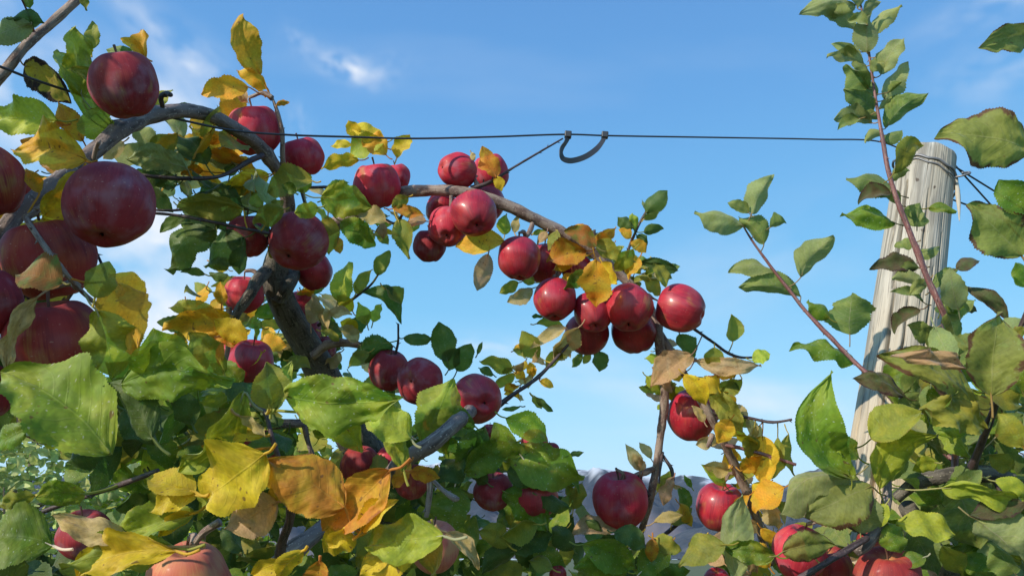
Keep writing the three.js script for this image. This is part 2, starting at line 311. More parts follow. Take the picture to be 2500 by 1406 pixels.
// the 300 leaves that show largest are parts of their own; smaller and deeper ones are joined
function leafOut(tree) {
  const all = planted.get(tree).sort((a, b) => b.size - a.size), lots = new Map();
  for (const { g, m } of all.slice(0, 300)) mesh('leaf', g, m, tree);
  for (const { g, m } of [...all.slice(300), ...loose.get(tree)]) (lots.get(m) ?? lots.set(m, []).get(m)).push(g);
  tag(mesh('foliage', mergeGeometries([...lots.values()].map((gs) => mergeGeometries(gs)), true), [...lots.keys()], tree), null, null, null, 'stuff');
}
const inPoly = (poly, x, y) => { let c = false; for (let i = 0, j = poly.length - 1; i < poly.length; j = i++) { const [a, b] = poly[i], [p, q] = poly[j]; if (b > y !== q > y && x < ((p - a) * (y - b)) / (q - b) + a) c = !c; } return c; };
const within = (poly, d0, d1) => { const xs = poly.map((p) => p[0]), ys = poly.map((p) => p[1]); return () => { for (;;) { const x = rr(Math.min(...xs), Math.max(...xs)), y = rr(Math.min(...ys), Math.max(...ys)); if (inPoly(poly, x, y)) return at(x, y, rr(d0, d1)); } }; };
// ---------------------------------------------------------------- the setting: ground, mountains, next orchard row
{
  const g = new THREE.PlaneGeometry(20000, 20000, 1, 1); g.rotateX(-Math.PI / 2);
  const uv = g.attributes.uv; for (let i = 0; i < uv.count; i++) uv.setXY(i, uv.getX(i) * 5000, uv.getY(i) * 5000);
  const m = mesh('ground', g, std({ name: 'orchard_grass', roughness: 1, map: texture(512, 512, (u, v) => { const k = 0.5 + fbm(u * 14, v * 14, 2, 5); return mix3([0.05, 0.07, 0.022], [0.12, 0.13, 0.05], clamp(k, 0, 1)); }) }), scene);
  tag(m, 'grassy orchard floor stretching to the foot of the mountains', 'ground', null, 'structure');
}
// a mountain front: ridge heights come from elevation angles along it, the slope falls forward in spurs and gullies
function mountain(label, far, xs, profile, depth, snow, woods, seedZ, snowAmount) {
  const nx = 260, nz = 90, pos = [], col = [], idx = [];
  for (let j = 0; j <= nz; j++) for (let i = 0; i <= nx; i++) {
    const px = lerp(xs[0], xs[1], i / nx), t = j / nz;
    let k = 1; while (k < profile.length - 1 && profile[k][0] < px) k++;
    const A = profile[k - 1], B = profile[k], f = smoothstep(px, A[0], B[0]), py = lerp(A[1], B[1], f);
    const r = ray(px, py), flat = Math.hypot(r.x, r.z), top = (r.y / flat) * far;
    const dist = far - depth * t, spur = fbm(px * 0.008 + seedZ, t * 2.2, seedZ, 5), fine = fbm(px * 0.03, t * 9, seedZ + 4, 4);
    const h = top * Math.pow(1 - t, 1.15) + top * (0.5 * spur + 0.16 * fine) * Math.sin(Math.PI * Math.min(1, t + 0.04)) + top * 0.05 * fbm(px * 0.05, seedZ, 3, 4);
    const y = Math.max(-20, h + 1.65), c = V(r.x / flat * dist, y, r.z / flat * dist);
    pos.push(c.x, c.y, c.z);
    const sn = smoothstep(h / snow + 0.55 * fbm(px * 0.03, t * 8, seedZ + 9, 5), 0.92, 1.12) * snowAmount;
    const tree = fbm(px * 0.06, t * 22, seedZ + 2, 4);
    let cc = mix3(woods[0], woods[1], smoothstep(tree, -0.2, 0.3));
    cc = mix3(cc, woods[2], smoothstep(fbm(px * 0.012, t * 3, seedZ + 6, 4) + 0.9 * (t - 0.55), 0.05, 0.4));
    cc = mix3(cc, [0.6, 0.63, 0.68], sn * (tree > 0.12 ? 0.35 : 1));
    col.push(...cc);
  }
  for (let j = 0; j < nz; j++) for (let i = 0; i < nx; i++) { const a = j * (nx + 1) + i; idx.push(a, a + nx + 1, a + 1, a + 1, a + nx + 1, a + nx + 2); }
  const g = new THREE.BufferGeometry();
  g.setAttribute('position', new THREE.Float32BufferAttribute(pos, 3)); g.setAttribute('color', new THREE.Float32BufferAttribute(col, 3));
  g.setIndex(idx); g.computeVertexNormals();
  const m = mesh(numbered('mountain'), g, std({ name: 'mountain_slope', vertexColors: true, roughness: 1 }), scene);
  tag(m, label, 'mountain', null, 'structure');
}
mountain('long wooded mountain with a snow dusted crest on the horizon', 9000, [-600, 3100], [[-600, 1170], [300, 1160], [900, 1135], [1240, 1120], [1420, 1152], [1500, 1150], [1600, 1162], [1680, 1160], [1780, 1178], [2000, 1190], [2500, 1150], [3100, 1180]], 4200, 800, [[0.012, 0.02, 0.03], [0.026, 0.034, 0.046], [0.12, 0.1, 0.105]], 2.5, 1);
mountain('nearer rocky mountain shoulder with thin snow beside the post', 5200, [1500, 3100], [[1500, 1400], [1700, 1290], [1800, 1222], [1900, 1192], [1990, 1150], [2080, 1132], [2250, 1120], [2420, 1100], [2600, 1120], [3100, 1090]], 2200, 500, [[0.022, 0.03, 0.04], [0.05, 0.054, 0.06], [0.1, 0.09, 0.088]], 7.3, 0.6);
scene.fog = new THREE.FogExp2(new THREE.Color().setRGB(0.62, 0.76, 1), 0.000014);

// apple trees of the next row, seen through the gaps
function rowTree(x, y, d, h, label, pale, n) {
  const p = at(x, y, d), base = V(p.x, 0, p.z), t = thing('orchard_tree', base, label, 'tree', 'apple trees of the next orchard row');
  mesh('trunk', tubeGeometry([base, base.clone().add(V(0.03, h * 0.4, 0.02)), base.clone().add(V(-0.03, h * 0.95, 0))], [0.06, 0.045, 0.012], { sides: 8 }), BARK.trunk, t);
  for (let k = 0; k < 16; k++) { const a = k * 2.4, y0 = h * rr(0.25, 0.85), r = (1.1 - y0 / h * 0.6) * rr(0.6, 1); mesh('branch', tubeGeometry([base.clone().add(V(0, y0, 0)), base.clone().add(V(Math.cos(a) * r * 0.5, y0 + 0.12, Math.sin(a) * r * 0.5)), base.clone().add(V(Math.cos(a) * r, y0 + rr(-0.05, 0.5), Math.sin(a) * r))], [0.018, 0.012, 0.004], { sides: 5, per: 3 }), BARK.warm, t); }
  const one = leafGeometry(V(0, 0, 0), V(0, 0, 0.075), 0.042, { nt: 6, nu: 4, fold: 0.35, wave: 0.03 }), crown = new THREE.InstancedMesh(one, LEAF[pale][0], n), q = new THREE.Object3D(), c = new THREE.Color();
  for (let k = 0; k < n; k++) {
    const a = rr(0, 6.283), v = rr(0.2, 1), rad = (1.15 - 0.7 * v) * Math.sqrt(rr(0.05, 1)), clump = 0.25 * n3(a * 2, v * 6, 1);
    q.position.set(Math.cos(a) * (rad + clump), v * h * (1 + 0.08 * n3(a, 2, 3)), Math.sin(a) * (rad + clump)); q.rotation.set(rr(-1.2, 1.2), rr(0, 6.283), rr(-1.2, 1.2)); q.scale.setScalar(rr(0.7, 1.25)); q.updateMatrix();
    crown.setMatrixAt(k, q.matrix); const g = rr(1.1, 2.1); crown.setColorAt(k, c.setRGB(g * rr(0.85, 1.15), g, g * rr(0.8, 1.3)));
  }
  crown.name = 'crown'; crown.castShadow = crown.receiveShadow = true; t.add(tag(crown, null, null, null, 'stuff'));
}
rowTree(70, 1200, 5.2, 2.62, 'pale green apple tree behind the twig at the lower left corner', 'U', 4200);
rowTree(420, 1200, 5.9, 2.5, 'yellow green apple tree behind the big yellow leaves', 'L', 3800);
rowTree(-330, 1200, 4.7, 2.6, 'pale apple tree at the left picture edge beyond the branches', 'U', 3600);
rowTree(2560, 1380, 7.5, 1.75, 'small pale apple tree low at the right picture edge', 'U', 2600);
// ---------------------------------------------------------------- the post and the wires
const postBase = at(2165, 1150, 1.62), postTop = at(2263, 380, 1.86);
{
  const axis = postTop.clone().sub(postBase).normalize(), foot = postBase.clone().addScaledVector(axis, -(postBase.y + 0.25) / axis.y), H = postTop.distanceTo(foot);
  const base = foot.clone().addScaledVector(axis, 0.25 / axis.y); base.y = 0;
  const t = thing('wooden_post', base, 'thick weathered wooden post with cracked grey face and wire round its top', 'post');
  const front = EYE.clone().sub(postTop); front.addScaledVector(axis, -front.dot(axis)).normalize();
  const side = axis.clone().cross(front).normalize();                 // to the right of the photograph
  const R = (s) => 0.0615 + 0.0165 * clamp((H - s) / 1.0, 0, 2);
  // cracks: angle from the front (0) towards the right, from s0 to s1 down from the top, width, depth
  const cracks = [[0.02, 0.36, 0.8, 0.05, 0.014], [0.62, 0.3, 0.75, 0.045, 0.012], [0.22, 0.12, 0.3, 0.035, 0.007], [-0.75, 0.05, 0.3, 0.04, 0.01], [-0.5, 0.1, 0.36, 0.075, 0.03], [-0.4, 0.34, 0.62, 0.05, 0.016], [-0.3, 0.5, 0.95, 0.06, 0.02], [0.1, 0.02, 0.2, 0.012, 0.004], [0.35, 0.22, 0.5, 0.012, 0.005], [-0.15, 0.62, 0.9, 0.014, 0.006], [0.8, 0.1, 0.55, 0.014, 0.007], [-0.95, 0.3, 0.8, 0.014, 0.006]];
  const nr = 260, ns = 330, span = 1.15, pos = [], uv = [], idx = [];
  const put = (a, s, r) => { const c = foot.clone().addScaledVector(axis, s).addScaledVector(front, Math.cos(a) * r).addScaledVector(side, Math.sin(a) * r); pos.push(c.x, c.y, c.z); };
  for (let i = 0; i <= ns; i++) for (let j = 0; j <= nr; j++) {
    const a = (j / nr) * Math.PI * 2 - Math.PI, down = i < 4 ? [0, 0.0012, 0.004, 0.009][i] : i < ns - 3 ? 0.009 + ((i - 3) / (ns - 6)) * span : span + (i - ns + 4) * (H - span) / 4, s = H - down;
    let r = R(s);
    r *= 1 + 0.045 * n3(Math.cos(a) * 0.9, Math.sin(a) * 0.9, down * 2.2) + 0.02 * n3(Math.cos(a) * 2.6, Math.sin(a) * 2.6, down * 5) + 0.004 * n3(Math.cos(a) * 9, Math.sin(a) * 9, down * 9) + 0.003 * n3(Math.cos(a) * 22, Math.sin(a) * 22, down * 8);
    for (const [ca, s0, s1, w, dep] of cracks) { const mid = ca + 0.05 * n3(down * 9, ca * 9, 2) + 0.02 * n3(down * 40, ca, 5), f = Math.abs(a - mid) / (w * (0.6 + 0.5 * Math.sin(Math.PI * clamp((down - s0) / (s1 - s0), 0, 1)))); if (down > s0 && down < s1 && f < 1) r -= dep * (1 - f) * Math.sin(Math.PI * clamp((down - s0) / (s1 - s0), 0.03, 0.97)) ** 0.5; }
    if (i < 3) r -= [0.011, 0.006, 0.0022][i];
    put(a, s + (i < 4 ? 0.006 * n3(Math.cos(a) * 1.5, Math.sin(a) * 1.5, 4) : 0), r);
    uv.push(j / nr, down / 1.2);
  }
  const w = nr + 1;
  for (let i = 0; i < ns; i++) for (let j = 0; j < nr; j++) { const a = i * w + j; idx.push(a, a + 1, a + w, a + 1, a + w + 1, a + w); }
  const c = pos.length / 3; put(0, H + 0.003, 0); uv.push(0.5, 0);
  for (let j = 0; j < nr; j++) idx.push(c, j + 1, j);
  const g = new THREE.BufferGeometry(); g.setAttribute('position', new THREE.Float32BufferAttribute(pos, 3)); g.setAttribute('uv', new THREE.Float32BufferAttribute(uv, 2)); g.setIndex(idx); g.computeVertexNormals();
  const knots = [[0.47, 0.085], [0.56, 0.095], [0.44, 0.3], [0.55, 0.29], [0.53, 0.185], [0.42, 0.66]];
  const wood = texture(768, 1024, (u, v) => {
    const a = (u - 0.5) * 6.283, x = Math.cos(a) * 1, y = Math.sin(a) * 1;
    const warp = 0.12 * fbm(x * 2, y * 2, v * 6, 3), grain = fbm(x * 8 + warp * 14, y * 8, v * 4, 5), fine = fbm(x * 30 + warp * 30, y * 30, v * 9, 4), tone = fbm(x * 1.4, y * 1.4, v * 3, 4);
    let col = mix3([0.44, 0.4, 0.325], [0.25, 0.225, 0.18], smoothstep(grain, -0.2, 0.35));
    col = mix3(col, [0.19, 0.18, 0.16], 0.75 * smoothstep(fbm(x * 2.2 + 7, y * 2.2, v * 5 + 3, 5), 0.0, 0.3));
    col = mix3(col, [0.5, 0.39, 0.25], 0.75 * smoothstep(tone + 1.0 * (v - 0.28), 0, 0.5));      // warmer wood lower down
    col = mix3(col, [0.56, 0.55, 0.5], 0.6 * smoothstep(tone, 0.02, 0.3) * (1 - smoothstep(v, 0.2, 0.6)));
    col = mix3(col, [0.12, 0.1, 0.085], 0.8 * smoothstep(fine, 0.12, 0.4));
    col = mix3(col, [0.07, 0.06, 0.05], 0.8 * smoothstep(n3(x * 34 + warp * 30, y * 34, v * 3), 0.55, 0.75));
    if (v < 0.05) col = mix3(col, [0.2, 0.19, 0.17], 0.7 * smoothstep(fbm(x * 3, y * 3, v * 30, 4), -0.1, 0.3));
    for (const [ku, kv] of knots) { const d = Math.hypot((u - ku) * 0.42, (v - kv) * 1.2 * 0.8); if (d < 0.007) col = mix3([0.09, 0.07, 0.055], col, smoothstep(d + 0.004 * n3(u * 120, v * 120, 2), 0.0015, 0.0045)); }
    return col;
  });
  const bump = texture(768, 1024, (u, v) => { const a = (u - 0.5) * 6.283, k = 0.5 - 0.5 * fbm(Math.cos(a) * 26, Math.sin(a) * 26, v * 4, 4); return [k, k, k]; }, false);
  mesh('shaft', g, std({ name: 'weathered_wood', map: wood, bumpMap: bump, bumpScale: 0.0025, roughness: 0.92 }), t);
  const onPost = (a, down, out = 0) => { const s = H - down; return foot.clone().addScaledVector(axis, s).addScaledVector(front, Math.cos(a) * (R(s) + out)).addScaledVector(side, Math.sin(a) * (R(s) + out)); };
  const steel = std({ name: 'galvanised_wire', color: new THREE.Color().setRGB(0.2, 0.2, 0.21), roughness: 0.5, metalness: 0.6 });
  const loop = []; for (let k = 0; k <= 28; k++) { const a = -1.9 + (k / 28) * 4.6; loop.push(onPost(a, 0.03 + 0.012 * (a + 1.2) + 0.002 * Math.sin(k * 1.7), 0.0035)); }
  mesh('wire_loop', tubeGeometry(loop, loop.map(() => 0.0027), { sides: 8, per: 3, rough: 0 }), steel, t);
  const loop2 = loop.slice(8).map((p, k) => p.clone().addScaledVector(axis, -0.007 - 0.0009 * k));
  mesh('wire_loop', tubeGeometry(loop2, loop2.map(() => 0.0018), { sides: 8, per: 3, rough: 0 }), steel, t);
  mesh('hook', tubeGeometry([onPost(1.25, 0.064, 0.002), onPost(1.25, 0.062, 0.016), onPost(1.32, 0.054, 0.028), onPost(1.4, 0.047, 0.026), onPost(1.35, 0.05, 0.012)], [0.0024, 0.0024, 0.0024, 0.0024, 0.0022], { sides: 8, per: 6, rough: 0 }), steel, t);
  const sp = [onPost(1.38, 0.062, 0.001), onPost(1.4, 0.09, 0.006), onPost(1.42, 0.125, 0.011), onPost(1.43, 0.165, 0.015)];
  mesh('splinter', tubeGeometry(sp, [0.0035, 0.005, 0.0045, 0.0008], { sides: 6, per: 6, rough: 0.12 }), std({ name: 'split_wood', color: new THREE.Color().setRGB(0.5, 0.46, 0.38), roughness: 0.9 }), t);
}
const wireSteel = std({ name: 'dark_wire', color: new THREE.Color().setRGB(0.055, 0.055, 0.065), roughness: 0.45, metalness: 0.5 });
function wire(name, pts, rad, label) {
  const P = pts.map((p) => at(p[0], p[1], p[2])), m = mesh(numbered(name), tubeGeometry(P, P.map(() => rad), { sides: 8, per: 10, rough: 0 }), wireSteel, scene);
  return tag(m, label, 'wire');
}
wire('trellis_wire', [[-120, 118, 0.93], [0, 163, 0.97], [75, 192, 1.0], [250, 247, 1.06], [430, 290, 1.12], [560, 317, 1.16], [700, 329, 1.23], [850, 334, 1.3], [1000, 338, 1.36], [1200, 334, 1.43], [1385, 328, 1.5], [1480, 331, 1.54], [1780, 336, 1.66], [2000, 340, 1.74], [2150, 346, 1.79], [2225, 374, 1.81]], 0.0017, 'dark trellis wire stretched across the sky to the post top');
wire('guy_wire', [[2322, 400, 1.88], [2437, 471, 1.95], [2620, 585, 2.05]], 0.0021, 'flatter of two dark wires running down right from the hook on the post');
wire('guy_wire', [[2334, 404, 1.9], [2403, 480, 1.93], [2560, 655, 2.0]], 0.0021, 'steeper of two dark wires running down right from the hook on the post');
wire('guy_wire', [[2318, 484, 1.9], [2370, 503, 1.94], [2620, 600, 2.1]], 0.0021, 'short dark wire seen right of the post below its hook');
{
  // the black plastic band that hangs from the wire between its two buckles
  const base = at(1425, 360, 1.5), t = thing('tree_tie', base, 'black plastic tie hanging as a loop from two buckles on the trellis wire', 'tree tie');
  const plastic = std({ name: 'black_plastic', color: new THREE.Color().setRGB(0.035, 0.037, 0.043), roughness: 0.42 });
  // centre line, half the band's width in pixels, turn of the band's flat side (0 edge-on to the eye)
  const line = [[1387, 336, 1.497, 6, 1.1], [1381, 348, 1.49, 6.5, 0.7], [1373, 360, 1.485, 7, 0.75], [1370, 373, 1.48, 7, 0.55], [1374, 386, 1.48, 7, 0.9], [1388, 392, 1.485, 7, 1.25], [1408, 390, 1.495, 7, 1.35], [1432, 381, 1.505, 7, 1.35], [1455, 365, 1.515, 7, 1.25], [1468, 350, 1.525, 6.5, 0.95], [1476, 336, 1.535, 6, 1.1]];
  const curve = new THREE.CatmullRomCurve3(line.map((p) => at(p[0], p[1], p[2]))), pos = [], idx = [], n = 90;
  for (let i = 0; i <= n; i++) {
    const k = (i / n) * (line.length - 1), a = Math.min(line.length - 2, Math.floor(k)), f = k - a, p = curve.getPoint(i / n), tan = curve.getTangent(i / n), hw = (lerp(line[a][3], line[a + 1][3], f) * 1.5) / F, turn = lerp(line[a][4], line[a + 1][4], f);
    const view = p.clone().sub(EYE).normalize(), across = tan.clone().cross(view).normalize(), s = across.clone().multiplyScalar(Math.sin(turn)).addScaledVector(view, Math.cos(turn)), nn = s.clone().cross(tan).normalize();
    for (const [x, y] of [[-1, -1], [1, -1], [1, 1], [-1, 1]]) { const q = p.clone().addScaledVector(s, x * hw).addScaledVector(nn, y * 0.0007); pos.push(q.x, q.y, q.z); }
  }
  for (let i = 0; i < n; i++) for (let s = 0; s < 4; s++) { const a = i * 4 + s, b = i * 4 + ((s + 1) % 4); idx.push(a, b, a + 4, b, b + 4, a + 4); }
  let g = new THREE.BufferGeometry(); g.setAttribute('position', new THREE.Float32BufferAttribute(pos, 3)); g.setIndex(idx); g = g.toNonIndexed(); g.computeVertexNormals();
  mesh('band', g, plastic, t);
  for (const [x, y, d] of [[1387, 329, 1.5], [1477, 330, 1.538]]) { const b = new RoundedBoxGeometry(0.0125, 0.0125, 0.011, 3, 0.002); const p = at(x, y, d); b.rotateZ(-0.08); b.translate(p.x, p.y, p.z); mesh('buckle', b, plastic, t); }
}

// ---------------------------------------------------------------- the big apple tree on the left and middle
const treeBase = at(960, 1300, 1.75); treeBase.y = 0;
const tree = thing('apple_tree', treeBase, 'large apple tree with arching fruit laden limbs and yellowing leaves', 'tree');
function limb(t, name, pts, m, o) {
  const thin = name === 'twig' ? 0.74 : name === 'shoot' ? 0.62 : 0.84, P = pts.map((p, i) => [p[0] + rr(-0.17, 0.17) * p[3], p[1] + rr(-0.17, 0.17) * p[3], p[2], p[3] * thin * rr(0.94, 1.06)]);
  const c = new THREE.CatmullRomCurve3(P.map((p) => at(p[0], p[1], p[2])), false, 'centripetal'); if (!wood.has(t)) wood.set(t, []); wood.get(t).push(...c.getSpacedPoints(Math.ceil(c.getLength() / 0.006)));
  let g = limbGeometry(P, o);
  if (name === 'twig' || name === 'shoot') {                 // buds sit along young wood, left and right in turn
    const gs = [g], len = c.getLength();
    for (let l = rr(0.01, 0.03), k = 0; l < len; l += rr(0.016, 0.034), k++) {
      const u = l / len, p = c.getPointAt(u), tan = c.getTangentAt(u), i = Math.min(P.length - 2, Math.floor(u * (P.length - 1))), r = (P[i][3] * P[i][2]) / F, out = V(Math.cos(k * 2.4), Math.sin(k * 2.4), Math.sin(k * 1.3)); out.addScaledVector(tan, -out.dot(tan)).normalize();
      const b = new THREE.ConeGeometry(Math.min(0.0018, r * 0.6), 0.0062, 6); b.translate(0, 0.002, 0); b.applyQuaternion(new THREE.Quaternion().setFromUnitVectors(V(0, 1, 0), tan.clone().multiplyScalar(0.75).add(out).normalize())); b.translate(p.x + out.x * r * 0.9, p.y + out.y * r * 0.9, p.z + out.z * r * 0.9); gs.push(b);
    }
    g = mergeGeometries(gs);
  }
  return mesh(name, g, BARK[m], t);
}
{
  const low = at(905, 1160, 1.6), P = [at(694, 540, 1.35), at(682, 600, 1.36), at(672, 650, 1.37), at(674, 695, 1.38), at(700, 760, 1.41), at(745, 835, 1.45), at(785, 910, 1.48), at(850, 1040, 1.54), low, treeBase.clone().add(V(0.02, 0.6, 0)), treeBase.clone().add(V(0, -0.1, 0))];
  mesh('trunk', tubeGeometry(P, [16, 22, 30, 33, 33, 36, 40, 46, 52].map((p, i) => (p * [1.35, 1.36, 1.37, 1.38, 1.41, 1.45, 1.48, 1.54, 1.6][i]) / F).concat([0.048, 0.062]), { sides: 20, per: 12, rough: 0.06 }), BARK.trunk, tree);
}
// arch over the left, from low at the left picture edge and down again to the fork
limb(tree, 'limb', [[-70, 680, 0.86, 27], [-10, 595, 0.88, 27], [40, 530, 0.9, 26], [90, 480, 0.92, 25], [155, 425, 0.95, 24], [225, 370, 0.99, 23], [300, 312, 1.04, 23], [370, 280, 1.08, 22], [440, 270, 1.12, 21], [510, 283, 1.16, 20], [570, 310, 1.2, 20], [625, 352, 1.24, 19], [665, 395, 1.27, 19], [692, 440, 1.3, 18], [702, 500, 1.33, 18], [690, 570, 1.36, 20], [668, 640, 1.37, 24]], 'limb', { sides: 16, per: 9 });
limb(tree, 'limb', [[655, 660, 1.36, 20], [628, 690, 1.31, 18], [605, 725, 1.28, 16], [580, 765, 1.27, 13], [560, 795, 1.27, 11]], 'trunk');
limb(tree, 'limb', [[680, 730, 1.38, 26], [700, 695, 1.37, 22], [720, 665, 1.4, 18], [745, 620, 1.42, 16]], 'trunk');
// the fruiting limb across the middle that bows down on the right
limb(tree, 'limb', [[690, 640, 1.4, 20], [755, 585, 1.44, 19], [860, 528, 1.44, 18], [930, 492, 1.43, 18], [985, 472, 1.42, 17], [1060, 468, 1.41, 17], [1120, 470, 1.41, 18], [1210, 490, 1.42, 18], [1300, 528, 1.43, 17], [1380, 572, 1.44, 16], [1440, 612, 1.45, 15], [1500, 662, 1.46, 14], [1550, 706, 1.46, 14], [1592, 765, 1.46, 14], [1612, 835, 1.45, 15], [1617, 905, 1.45, 13], [1621, 975, 1.45, 12], [1614, 1060, 1.45, 11], [1602, 1140, 1.45, 11], [1592, 1205, 1.45, 11], [1578, 1260, 1.46, 10], [1560, 1310, 1.47, 9]], 'warm', { sides: 14, per: 9 });
limb(tree, 'branch', [[1612, 815, 1.46, 11], [1640, 865, 1.45, 11], [1690, 945, 1.41, 10], [1728, 1005, 1.4, 12], [1762, 1072, 1.41, 11], [1797, 1145, 1.43, 12], [1828, 1215, 1.44, 13], [1855, 1290, 1.45, 13], [1880, 1380, 1.46, 12]], 'warm');
// the bare limb at the top left corner
limb(tree, 'limb', [[-40, 225, 1.05, 19], [0, 180, 1.06, 17], [60, 108, 1.08, 14], [120, 58, 1.1, 13], [190, -5, 1.12, 13], [250, -70, 1.14, 12]], 'warm');
// lower limbs in the leaves
limb(tree, 'limb', [[880, 1235, 1.5, 26], [940, 1172, 1.3, 24], [1000, 1118, 1.09, 24], [1055, 1080, 1.06, 24], [1108, 1040, 1.08, 24], [1150, 1003, 1.22, 17]], 'limb');
limb(tree, 'limb', [[640, 1406, 0.98, 26], [720, 1345, 0.96, 25], [790, 1285, 1.0, 22], [900, 1215, 1.2, 18]], 'limb');
limb(tree, 'limb', [[620, 1042, 1.35, 13], [700, 1036, 1.35, 13], [790, 1034, 1.4, 13], [850, 1040, 1.5, 13]], 'limb');
limb(tree, 'branch', [[765, 868, 1.43, 14], [800, 845, 1.42, 13], [850, 836, 1.41, 12], [890, 845, 1.4, 9]], 'warm');
const TW = [
  ['dark', [[1150, 460, 1.42, 9], [1190, 447, 1.42, 7], [1255, 408, 1.44, 4], [1310, 376, 1.46, 3.6], [1374, 338, 1.49, 2.8]]],
  ['dark', [[1205, 998, 1.3, 9], [1255, 962, 1.31, 7], [1310, 925, 1.32, 6], [1365, 868, 1.34, 5], [1400, 826, 1.36, 4]]],
  ['dark', [[775, 795, 1.45, 6], [830, 752, 1.44, 5], [875, 720, 1.43, 5], [905, 695, 1.43, 4], [925, 668, 1.43, 3]]],
  ['dark', [[350, 518, 1.12, 5], [420, 524, 1.14, 5], [490, 536, 1.13, 5.5], [580, 556, 1.14, 5], [655, 570, 1.16, 6]]],
  ['dark', [[345, 508, 1.14, 4], [400, 514, 1.15, 4], [480, 508, 1.18, 4], [560, 500, 1.22, 4]]],
  ['dark', [[345, 428, 1.12, 5], [430, 436, 1.14, 7], [520, 433, 1.16, 6], [560, 420, 1.18, 7], [600, 396, 1.2, 9], [640, 380, 1.24, 10]]],
  ['warm', [[690, 435, 1.3, 9], [690, 380, 1.27, 8], [687, 320, 1.26, 8], [676, 272, 1.26, 7], [664, 240, 1.26, 4]]],
  ['warm', [[60, 530, 0.84, 10], [105, 600, 0.8, 9], [150, 660, 0.78, 8], [200, 715, 0.8, 8], [245, 752, 0.82, 6]]],
  ['dark', [[205, 570, 0.9, 5], [240, 630, 0.9, 5], [262, 690, 0.88, 4]]],
  ['dark', [[20, 1285, 0.72, 8], [110, 1247, 0.72, 8], [205, 1212, 0.72, 8], [300, 1182, 0.71, 8], [385, 1148, 0.7, 9]]],
  ['dark', [[590, 985, 0.72, 6], [640, 1000, 0.71, 7], [662, 1060, 0.7, 8], [682, 1130, 0.7, 9], [706, 1215, 0.71, 11], [708, 1262, 0.72, 14], [688, 1325, 0.74, 17], [678, 1400, 0.78, 18]]],
  ['warm', [[535, 1275, 0.74, 12], [497, 1300, 0.74, 13], [470, 1330, 0.74, 9]]],
  ['warm', [[556, 750, 1.28, 8], [560, 800, 1.28, 9], [556, 850, 1.28, 8], [546, 905, 1.28, 7]]],
  ['limb', [[742, 1040, 1.36, 9], [752, 1080, 1.36, 8], [765, 1120, 1.36, 8]]],
  ['warm', [[1052, 1165, 1.06, 9], [1050, 1205, 1.06, 10], [1040, 1262, 1.06, 8]]], ['warm', [[1052, 1170, 1.06, 7], [1085, 1200, 1.05, 8], [1112, 1216, 1.04, 11], [1122, 1218, 1.04, 4]]],
  ['warm', [[1303, 535, 1.43, 7], [1296, 560, 1.42, 9], [1286, 575, 1.41, 8], [1270, 590, 1.41, 5]]],
  ['warm', [[1378, 570, 1.44, 7], [1372, 605, 1.43, 8], [1366, 650, 1.42, 8], [1358, 685, 1.42, 6]]],
  ['dark', [[1445, 612, 1.45, 6], [1452, 560, 1.45, 4]]], ['dark', [[1520, 668, 1.46, 5], [1535, 610, 1.46, 5], [1555, 560, 1.46, 4], [1578, 515, 1.46, 3]]],
  ['dark', [[1695, 803, 1.42, 5], [1745, 838, 1.42, 5], [1780, 862, 1.42, 5], [1812, 872, 1.42, 4], [1845, 872, 1.42, 3]]], ['dark', [[1790, 866, 1.42, 4], [1800, 885, 1.42, 3], [1802, 900, 1.42, 3]]],
  ['dark', [[1735, 1008, 1.4, 7], [1775, 1016, 1.4, 6], [1820, 1018, 1.39, 5], [1885, 1030, 1.38, 4.5], [1935, 1024, 1.37, 4]]],
  ['red', [[1768, 1085, 1.41, 7], [1815, 1095, 1.4, 6], [1880, 1115, 1.39, 5.5], [1945, 1135, 1.38, 5]]],
  ['warm', [[1606, 1140, 1.45, 8], [1580, 1152, 1.44, 9], [1545, 1165, 1.43, 8], [1520, 1172, 1.42, 4]]], ['dark', [[1560, 1160, 1.43, 4], [1575, 1195, 1.42, 6], [1585, 1212, 1.42, 6]]],
  ['dark', [[1618, 1105, 1.45, 6], [1612, 1150, 1.43, 4], [1610, 1180, 1.42, 3]]], ['dark', [[1618, 1112, 1.45, 5], [1640, 1145, 1.44, 7], [1646, 1172, 1.43, 5]]],
  ['dark', [[395, 262, 1.08, 7], [392, 235, 1.07, 8], [405, 228, 1.07, 10], [416, 232, 1.06, 7]]], ['warm', [[225, 395, 0.98, 8], [232, 365, 0.97, 7], [240, 345, 0.96, 6]]], ['red', [[80, 75, 1.08, 4], [70, 40, 1.05, 3.5], [45, -15, 1.02, 3]]],
  ['dark', [[735, 462, 1.3, 6], [745, 500, 1.3, 6], [760, 530, 1.3, 4]]], ['dark', [[755, 458, 1.32, 5], [800, 458, 1.34, 5], [830, 465, 1.36, 4]]],
  ['dark', [[940, 535, 1.42, 4], [965, 545, 1.42, 5], [985, 520, 1.42, 4]]], ['warm', [[1102, 478, 1.4, 6], [1100, 505, 1.4, 5], [1098, 530, 1.42, 4]]],
  ['dark', [[1500, 1380, 1.5, 8], [1600, 1320, 1.52, 7], [1680, 1262, 1.52, 4]]], ['dark', [[960, 880, 1.36, 4], [970, 840, 1.36, 4], [972, 790, 1.36, 3.5]]],
  ['dark', [[1195, 1100, 1.3, 8], [1215, 1150, 1.3, 7], [1245, 1170, 1.28, 6], [1290, 1190, 1.28, 4]]], ['dark', [[880, 1300, 1.15, 7], [915, 1255, 1.12, 6], [925, 1220, 1.1, 5]]], ['warm', [[1700, 880, 1.43, 8], [1670, 878, 1.44, 9], [1650, 870, 1.45, 9]]], ['warm', [[1740, 1060, 1.41, 9], [1733, 1082, 1.4, 8], [1728, 1092, 1.4, 5]]],
];
